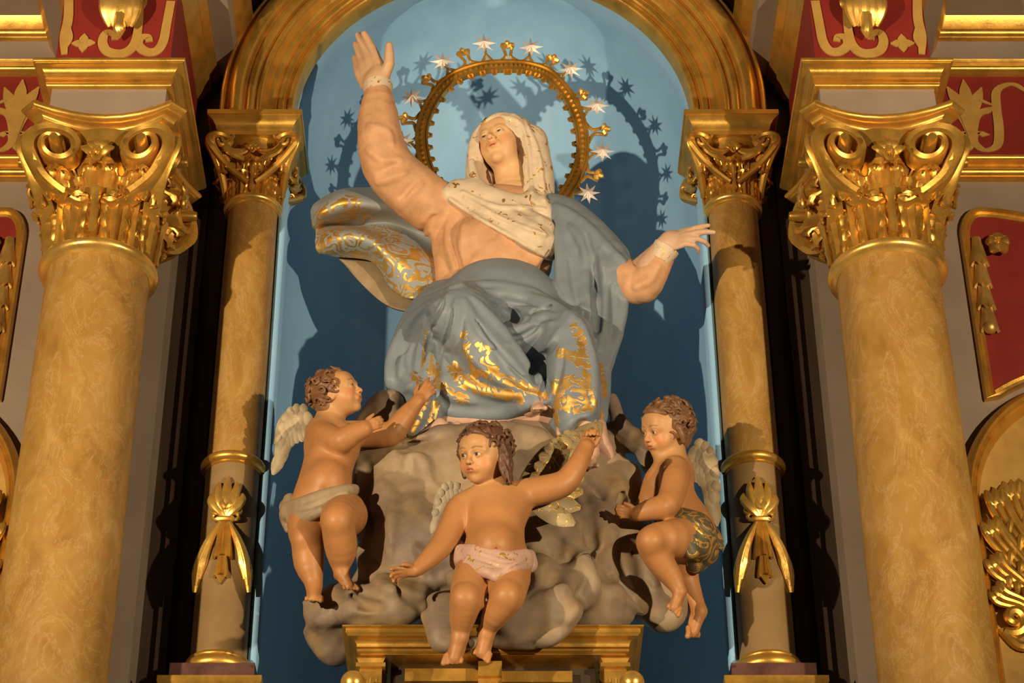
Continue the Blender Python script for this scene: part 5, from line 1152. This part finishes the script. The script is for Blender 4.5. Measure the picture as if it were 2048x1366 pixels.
for x in (-1, 1):
    a = x*0.415; mb = MB(); box(mb, a-.038, a+.038, YP+.09, YP+.22, zp-.6, zp-.125); mb.build('pilaster', 'gold', ped, smooth=False)
    mb = MB(); loft_plan(mb, lambda o: [(-.038-o, YP+.09-o), (.038+o, YP+.09-o), (.038+o, YP+.2), (-.038-o, YP+.2)], [(0, zp-.125), (.012, zp-.12), (.012, zp-.105), (.004, zp-.1), (.01, zp-.088), (.014, zp-.086)], (a, 0)); mb.build('pilaster_capital', 'gold', ped)
    for k_ in (-1, 0, 1): m = MB(); tube(m, [(a+k_*.02, YP+.088, zp-.16), (a+k_*.02, YP+.088, zp-.4)], .005, 6); m.build('flute', 'gold_dark', ped)
    q = P(706 if x < 0 else 1264, 1366, YP-.02); mb = MB(); mb.add([q+np.array([.042*math.sin(b)*math.cos(t), .042*math.sin(b)*math.sin(t), .042*math.cos(b)]) for b in np.linspace(0.02, 3.12, 12) for t in np.linspace(0, 2*math.pi, 21)[:-1]], grid_faces(12, 20, cv=True)); mb.build('corner_knob', 'gold_clean', ped)
for (x0, x1, y0, y1, py0, py1) in ((-.30, .02, -.02, .06, 1337, 1362), (.02, .27, -.02, .06, 1342, 1364), (-.05, .03, -.08, .0, 1322, 1352)):
    m = MB(); zt_, zb_ = zat(py0, YP+.14+y0), zat(py1, YP+.14+y0); box(m, x0, x1, YP+.14+y0, YP+.24, zb_, zt_); m.build('inner_moulding', 'gold', ped, smooth=False)
m = MB(); box(m, -.05, .03, YP+.08, YP+.2, zp-.5, zat(1354, YP+.08)); m.build('centre_bracket', 'gold', ped, smooth=False)

# ================================================================ WINGED CHILDREN
CSK = (.43, .195, .07)
def wing(parent, root, tip, width, depthdir, rows=3, nf=7, mat='plain', col=(.42, .35, .25), gilt=None, bulge=.03):
    """feathered wing from root to tip; width vector spreads the feathers"""
    root, tip, width, dd = [np.asarray(q, float) for q in (root, tip, width, depthdir)]
    ax = tip-root; mb = MB(); L_ = np.linalg.norm(ax)
    # arm of the wing: curved leading edge
    lead = spline([root, root+ax*.25-width*.30, root+ax*.65-width*.38, tip-width*.05], 16)
    tube(mb, lead, np.interp(np.linspace(0, 1, 16), [0, .4, 1], [.030, .026, .010])*L_/.25, 9, flat=.8)
    tt = np.linspace(0, 1, 12)[:, None, None]; ww = np.linspace(-.05, .62, 6)[None, :, None]; shell(mb, spline(lead, 12)[:, None, :]+width*ww*(1-.35*tt)+ax*ww*.35+dd*.008, .012)
    for r_ in range(rows):
        cnt = nf+r_*2
        for i in range(cnt):
            t = (i+.5)/cnt; b = root*(1-t)+tip*t-width*.30*math.sin(math.pi*min(1, t*1.1)); b = b+width*(.10+.22*r_)*(1-.3*t)
            dirn = ax*(.12+.62*t*(r_ == rows-1)+.35*t)+width*(1.0-.55*t); dirn /= np.linalg.norm(dirn); fl = L_*(.20+.16*r_+(.15*t if r_ == rows-1 else 0))
            p0 = b-dirn*fl*.2; pts = [p0+dirn*fl*u+dd*(.012*(rows-r_)+bulge*math.sin(math.pi*min(1, (t*.7+.15)))-.012*u) for u in np.linspace(0, 1, 7)]
            tube(mb, pts, np.array([.010, .022, .028, .030, .028, .020, .006])*L_/.25*(.8+.2*r_), 8, up=tuple(dd), flat=.32)
    o = mb.build('wing', mat, parent); nV = len(o.data.vertices); V = np.concatenate(mb.V); n_ = fbm(V, 22, 2, 2)[:, None]
    at = o.data.attributes.new('paint', 'FLOAT_COLOR', 'POINT'); c = np.ones((nV, 4), np.float32); c[:, :3] = np.clip(np.array(col)*(1+.35*n_), 0, 1); at.data.foreach_set('color', c.ravel())
    at = o.data.attributes.new('gilt', 'FLOAT', 'POINT'); at.data.foreach_set('value', np.full(nV, gilt or 0.0, np.float32))
    return o
def curls(S, hd, cnt, seed, extra=(), rr=.075, face_cut=True):
    rs = np.random.RandomState(seed); z = hd.s
    S.ell(hd.L((0, -.12, .16)), np.array((.41, .42, .385))*z, hd.R, .02)
    S.ell(hd.L((0, -.25, -.12)), np.array((.33, .24, .30))*z, hd.R, .05*z)
    k = 0
    while k < cnt:
        v = rs.normal(size=3); v /= np.linalg.norm(v)
        q = np.array((0, -.12, .13))+v*np.array((.415, .42, .39))
        if q[2] < -.30: continue
        if q[1] > .10 and q[2] < .30-.25*(abs(q[0]) > .25): continue
        if q[1] > -.08 and q[2] < -.10: continue
        # a small coil lying on the scalp
        t1 = np.cross(v, rs.normal(size=3)); t1 /= np.linalg.norm(t1); t2 = np.cross(v, t1); a0 = rs.rand()*6.28; R0 = rr*(.8+.5*rs.rand())
        pts = []
        for i in range(9):
            a = a0+i*.62; r_ = R0*(1.15-.1*i); pts.append((hd.L(q+(t1*math.cos(a)+t2*math.sin(a))*r_+v*(.012+.008*i)), (.030-.0012*i)*z))
        S.chain(pts, .008*z); k += 1
    for pts in extra: S.chain([(hd.L(p), r*z) for p, r in pts], .015*z, 'u', 10)
    S.warp = lambda p, F: .0018*fbm(p, 60, 2, seed)
HC = (.19, .085, .04)
def torso(S, pts, flat=.85, k=.035):
    for (px, py, Y, r) in pts:
        c, rr = PR(px, py, Y, r); S.ell(c, (rr, rr*flat, rr*1.12), None, k)
# ---------------------------------------------------------------- left child
KEEP = [[(P(1255, 1025, -.48), .05), (P(1350, 1208, -.42), .05), (P(1398, 1255, -.26), .07)], [(P(795, 1147, -.88), .05), (P(1176, 880, -.80), .05), (P(905, 1310, -.85), .07), (P(960, 1300, -.85), .07)], [(P(745, 850, -.50), .05), (P(850, 788, -.38), .055), (P(628, 1195, -.42), .05), (P(698, 1168, -.46), .05)]]
c1 = empty('cherub_statue', P(640, 1200, -.36)); tag(c1, 'winged standing cherub in profile, reaching up to the mantle hem, left of the cloud', 'statue', 'cherub statues')
h1 = Head(P(676, 789, -.40), .196, RY(-66, 14, -22), gaze=(.0, .01)); S = Solid(.02); h1.build(S)
S.chain(pxchain([(668, 812, -.38, 27), (660, 838, -.36, 30), (655, 862, -.36, 36)]), .02)
torso(S, [(650, 885, -.36, 42), (682, 890, -.37, 38), (660, 915, -.37, 50), (652, 950, -.38, 50), (648, 985, -.38, 55), (640, 1015, -.36, 57), (684, 885, -.36, 30)])
S.chain(pxchain([(672, 905, -.41, 26), (650, 905, -.41, 24)]), .03); S.ell(P(655, 960, -.43), M(655, 960, -.4, 36), None, .04)
S.chain(pxchain([(640, 862, -.39, 27), (650, 872, -.43, 27), (680, 882, -.47, 26), (705, 868, -.49, 22), (728, 858, -.50, 18)]), .02, n=12)
w = P(730, 856, -.50); hand(S, w, (.9, -.25, .28), (.1, -.5, .8), M(740, 850, -.5, 56), curls=[(28, 45, 35), (32, 50, 40), (36, 54, 40), (40, 56, 40)], fat=1.15, spread=.04)
S.chain(pxchain([(705, 868, -.34, 27), (745, 868, -.34, 27), (782, 868, -.35, 25), (805, 840, -.37, 22), (828, 812, -.38, 16), (836, 803, -.385, 14)]), .02, n=14)
w = P(836, 803, -.385); hand(S, w, (.45, -.15, .55), (-.7, -.2, .6), M(850, 790, -.38, 66), curls=[(0, 20, 20), (8, 28, 25), (16, 36, 30), (26, 42, 34)], fat=1.05, spread=.12)
S.chain(pxchain([(612, 1025, -.36, 38), (612, 1065, -.39, 36), (615, 1080, -.39, 33), (618, 1125, -.37, 31), (626, 1160, -.36, 20), (628, 1178, -.36, 15)]), .02, n=16); S.ell(P(608, 1078, -.42), M(608, 1078, -.4, 24), None, .02)
foot(S, P(628, 1172, -.36), (.05, -.7, -.6), M(630, 1190, -.38, 68), up=(0, -.7, .7), side=-1, r=1.4)
S.chain(pxchain([(672, 1020, -.36, 46), (690, 1030, -.40, 46), (678, 1038, -.52, 38), (676, 1050, -.53, 34), (682, 1095, -.46, 33), (682, 1125, -.42, 22), (684, 1146, -.41, 15)]), .02, n=18); S.ell(P(674, 1042, -.56), M(674, 1042, -.5, 25), None, .02)
foot(S, P(685, 1145, -.41), (.45, -.30, -.62), M(690, 1160, -.42, 58), up=(.2, -.8, .4), side=-1, r=1.4)
S.ell(P(648, 978, -.47), .007, None, .01, 's')
def cp(hd, lipc=(.55, .16, .08)):
    def f(V):
        n = fbm(V, 9, 3, 3)[:, None]*.07; col = np.tile(np.array(CSK), (len(V), 1))*(1+n); q = hd.loc(V); fz = np.clip(1.5-1.6*np.linalg.norm(q, axis=1), 0, 1)[:, None]
        col = col*(1-fz*.8)+np.array((.58, .33, .145))*fz*.8; return hd.paint(V, CSK, np.clip(col, 0, 1), lips=lipc, blushk=.5)
    return f
carve('body', S, .0032, 'flesh', c1, cp(h1), sm=1, keep=[(h1.c, h1.s*.62)]+KEEP.pop())
S = Solid(.01); curls(S, h1, 60, 3); carve('hair', S, .0032, 'hair', c1, (.24, .115, .055))
S = Solid(.02)
for q in ([(578, 1018, -.36, 16), (610, 1008, -.43, 17), (650, 995, -.46, 18), (690, 982, -.45, 14), (708, 980, -.42, 12)], [(574, 1030, -.35, 14), (605, 1026, -.42, 15), (645, 1010, -.46, 14), (690, 994, -.46, 10)], [(582, 1042, -.38, 10), (612, 1036, -.44, 12), (645, 1022, -.47, 9)],
          [(580, 1000, -.32, 14), (571, 1030, -.32, 13), (576, 1060, -.33, 7)], [(578, 1015, -.28, 20), (600, 1030, -.30, 30)]): S.chain(pxchain(q), .015, n=12)
for q in ([(585, 1018), (625, 1008), (670, 990), (700, 980)], [(582, 1030), (625, 1022), (660, 1006)]): fold(S, q, 3.5, .2, .006)
carve('loincloth', S, .004, 'plain', c1, (.36, .27, .17), sm=1)
wing(c1, P(610, 822, -.26), P(552, 892, -.22), P(600, 885, -.22)-P(572, 846, -.22)+np.array([0, 0, -.05]), (0.1, -1, .1), nf=6, col=(.50, .40, .26))
# ---------------------------------------------------------------- middle child
c2 = empty('cherub_statue', P(940, 1310, -.75)); tag(c2, 'winged cherub with spread arms and pink loincloth, sitting on the cloud front in the middle', 'statue', 'cherub statues')
h2 = Head(P(965, 911, -.86), .208, RY(36, -24, 13), gaze=(-.012, -.004)); S = Solid(.02); h2.build(S)
S.chain(pxchain([(985, 945, -.80, 30), (990, 968, -.79, 31), (992, 990, -.78, 40)]), .02)
torso(S, [(960, 1018, -.78, 40), (1022, 1010, -.78, 42), (992, 1030, -.79, 56), (992, 1065, -.79, 54), (990, 1100, -.79, 58), (988, 1130, -.77, 62)]); S.ell(P(990, 1090, -.85), M(990, 1090, -.8, 38), None, .05)
S.chain(pxchain([(950, 1005, -.78, 30), (922, 1018, -.78, 30), (905, 1050, -.79, 27), (885, 1088, -.81, 25), (860, 1115, -.84, 20), (838, 1135, -.86, 16), (828, 1141, -.87, 14)]), .02, n=16)
w = P(828, 1141, -.87); hand(S, w, P(776, 1150, -.90)-w, (.0, -.8, .35), M(800, 1145, -.87, 66), curls=[(0, 12, 15), (8, 20, 20), (14, 26, 24), (20, 34, 28)], fat=1.15, spread=.14, thumb=(.7, .2))
S.chain(pxchain([(1025, 995, -.78, 32), (1060, 985, -.78, 30), (1095, 978, -.79, 29), (1130, 965, -.80, 26), (1152, 935, -.81, 22), (1168, 905, -.80, 18), (1172, 895, -.80, 17)]), .02, n=16)
w = P(1172, 898, -.80); hand(S, w, (.15, .0, .8), (.8, .4, 0), M(1175, 880, -.8, 68), curls=[(30, 70, 60), (38, 80, 60), (45, 85, 60), (52, 85, 60)], fat=1.1, spread=.02, thumb=(.5, .6))
S.chain(pxchain([(955, 1130, -.76, 42), (942, 1165, -.82, 39), (934, 1196, -.87, 35), (930, 1212, -.87, 31), (925, 1235, -.84, 27), (922, 1258, -.81, 20), (920, 1275, -.80, 16)]), .02, n=16); S.ell(P(930, 1195, -.90), M(930, 1195, -.9, 26), None, .02)
S.chain(pxchain([(1022, 1130, -.76, 42), (1020, 1160, -.82, 40), (1014, 1192, -.87, 36), (1008, 1206, -.87, 31), (990, 1232, -.83, 26), (979, 1252, -.79, 19), (974, 1266, -.78, 15)]), .02, n=16); S.ell(P(1014, 1190, -.90), M(1014, 1190, -.9, 27), None, .02)
foot(S, P(919, 1276, -.80), (-.30, -.12, -1), M(910, 1300, -.8, 72), up=(0, -1, .1), side=1, r=1.5); foot(S, P(973, 1268, -.78), (-.25, -.12, -1), M(960, 1290, -.8, 68), up=(0, -1, .1), side=-1, r=1.5)
S.ell(P(992, 1098, -.89), .007, None, .01, 's')
carve('body', S, .0032, 'flesh', c2, cp(h2), sm=1, keep=[(h2.c, h2.s*.62)]+KEEP.pop())
S = Solid(.01); curls(S, h2, 75, 11, rr=.09, extra=[[((x0+.02*math.sin(t*9+i_)+.06*t, y0+.03*math.cos(t*9+i_), .22-.72*t), .030*math.sin(.5+2.4*t)+.012) for t in np.linspace(0, 1, 9)] for i_, (x0, y0) in enumerate([(.37, .06), (.40, .02), (.41, -.04), (.42, -.09), (.40, -.14), (.43, 0.0), (.36, -.2), (.38, -.02)])]+[[((-.36, .05, .05), .05), ((-.37, .02, -.15), .055), ((-.34, .04, -.32), .045)], [((.0, .27, .40), .06), ((.12, .26, .36), .06), ((.24, .2, .28), .05)]]); carve('hair', S, .0032, 'hair', c2, (.15, .07, .04))
S = Solid(.02)
for q in ([(922, 1102, -.80, 14), (960, 1104, -.86, 16), (1010, 1118, -.87, 17), (1050, 1112, -.82, 15)], [(922, 1118, -.80, 15), (965, 1122, -.86, 16), (1015, 1134, -.88, 15), (1052, 1124, -.82, 15)], [(935, 1132, -.84, 13), (968, 1142, -.88, 14), (990, 1152, -.90, 9)], [(1050, 1130, -.83, 12), (1018, 1142, -.88, 14), (990, 1154, -.90, 8)],
          [(1058, 1112, -.76, 14), (1064, 1130, -.76, 12), (1062, 1140, -.76, 6)], [(916, 1095, -.76, 16), (915, 1125, -.76, 16)]): S.chain(pxchain(q), .018, n=12)
for q in ([(925, 1100), (965, 1108), (1010, 1122), (1050, 1112)], [(930, 1118), (970, 1130), (1000, 1142)], [(1050, 1118), (1015, 1135), (992, 1152)], [(928, 1108), (965, 1118), (1010, 1132), (1048, 1122)]): fold(S, q, 3.2, .15, .006)
carve('loincloth', S, .004, 'cloth', c2, (.50, .32, .26), .33, sm=1)
wing(c2, P(918, 975, -.62), P(868, 1035, -.60), P(905, 985, -.6)-P(882, 925, -.6), (-.1, -1, .1), rows=2, nf=6, col=(.50, .42, .30))
wing(c2, P(1052, 1000, -.66), P(1135, 882, -.58), P(1098, 965, -.6)-P(1060, 920, -.6), (.1, -1, .1), rows=3, nf=8, mat='cloth', col=(.36, .28, .15), gilt=.40)
# ---------------------------------------------------------------- right child
c3 = empty('cherub_statue', P(1370, 1100, -.36)); tag(c3, 'winged cherub kneeling sideways in a dark gold-flecked loincloth, right of the cloud', 'statue', 'cherub statues')
h3 = Head(P(1330, 860, -.42), .208, RY(63, -24, 26), gaze=(-.012, -.008)); S = Solid(.02); h3.build(S)
S.chain(pxchain([(1340, 895, -.38, 30), (1342, 920, -.37, 33), (1345, 940, -.36, 40)]), .02)
torso(S, [(1345, 955, -.36, 40), (1340, 985, -.35, 44), (1348, 1015, -.34, 46), (1368, 1045, -.33, 52), (1385, 1075, -.32, 50)]); S.ell(P(1315, 965, -.36), M(1315, 965, -.36, 26), None, .04)
S.chain(pxchain([(1350, 942, -.42, 30), (1348, 965, -.45, 30), (1342, 995, -.47, 27), (1330, 1012, -.49, 26), (1300, 1020, -.49, 22), (1280, 1026, -.485, 17), (1272, 1028, -.48, 15)]), .02, n=16)
w = P(1272, 1027, -.48); hand(S, w, (-.8, -.1, .05), (.1, -.5, .7), M(1255, 1025, -.48, 56), curls=[(12, 30, 25), (16, 36, 30), (20, 40, 34), (26, 44, 36)], fat=1.3, spread=.12, thumb=(.6, .2))
S.chain(pxchain([(1320, 955, -.32, 24), (1302, 985, -.33, 22), (1290, 1010, -.33, 18)]), .02)
S.chain(pxchain([(1385, 1078, -.36, 46), (1350, 1078, -.46, 40), (1312, 1080, -.50, 34), (1304, 1090, -.50, 31), (1322, 1125, -.46, 28), (1345, 1156, -.43, 22), (1358, 1180, -.42, 14)]), .02, n=18); S.ell(P(1302, 1082, -.53), M(1302, 1082, -.5, 26), None, .02)
foot(S, P(1360, 1184, -.42), (-.35, -.15, -.9), M(1352, 1200, -.42, 58), up=(.1, -.9, .2), side=-1, r=1.4)
S.chain(pxchain([(1395, 1095, -.26, 44), (1370, 1120, -.30, 34), (1372, 1150, -.27, 26), (1385, 1185, -.26, 19), (1398, 1215, -.26, 14)]), .02, n=12)
foot(S, P(1400, 1224, -.26), (-.08, -.1, -1), M(1398, 1250, -.26, 72), up=(.5, -.6, .2), side=1, r=1.25)
carve('body', S, .0032, 'flesh', c3, cp(h3), sm=1, keep=[(h3.c, h3.s*.62)]+KEEP.pop())
S = Solid(.01); curls(S, h3, 75, 21, extra=[[((.36, .06, .12), .055), ((.40, -.02, -.06), .06), ((.40, -.06, -.22), .05)], [((-.1, .27, .36), .06), ((.1, .26, .36), .06), ((.26, .16, .3), .05)]]); carve('hair', S, .0032, 'hair', c3, (.22, .11, .055))
S = Solid(.02)
for q in ([(1335, 1045, -.40, 15), (1365, 1048, -.42, 18), (1395, 1052, -.36, 22), (1410, 1060, -.30, 20)], [(1362, 1060, -.44, 20), (1385, 1085, -.44, 26), (1412, 1105, -.38, 22), (1420, 1112, -.34, 14)], [(1340, 1052, -.42, 14), (1365, 1072, -.47, 18), (1385, 1105, -.46, 14)], [(1405, 1055, -.32, 24), (1425, 1078, -.32, 20), (1440, 1092, -.34, 9)], [(1385, 1075, -.40, 48), (1398, 1100, -.36, 36), (1392, 1130, -.34, 18)], [(1350, 1052, -.38, 40), (1385, 1065, -.36, 44)]): S.chain(pxchain(q), .018, n=12)
for q in ([(1350, 1045), (1380, 1065), (1410, 1105)], [(1365, 1042), (1395, 1058), (1425, 1098)], [(1385, 1042), (1410, 1055), (1438, 1088)], [(1340, 1050), (1368, 1075), (1390, 1112)]): fold(S, q, 3.5, .15, .006)
carve('loincloth', S, .004, 'cloth', c3, (.10, .085, .05), .46, sm=1)
wing(c3, P(1392, 888, -.28), P(1432, 985, -.24), P(1362, 950, -.26)-P(1400, 900, -.26)+np.array([.02, 0, -.02]), (.15, -1, .1), nf=6, col=(.36, .28, .17), bulge=.02)
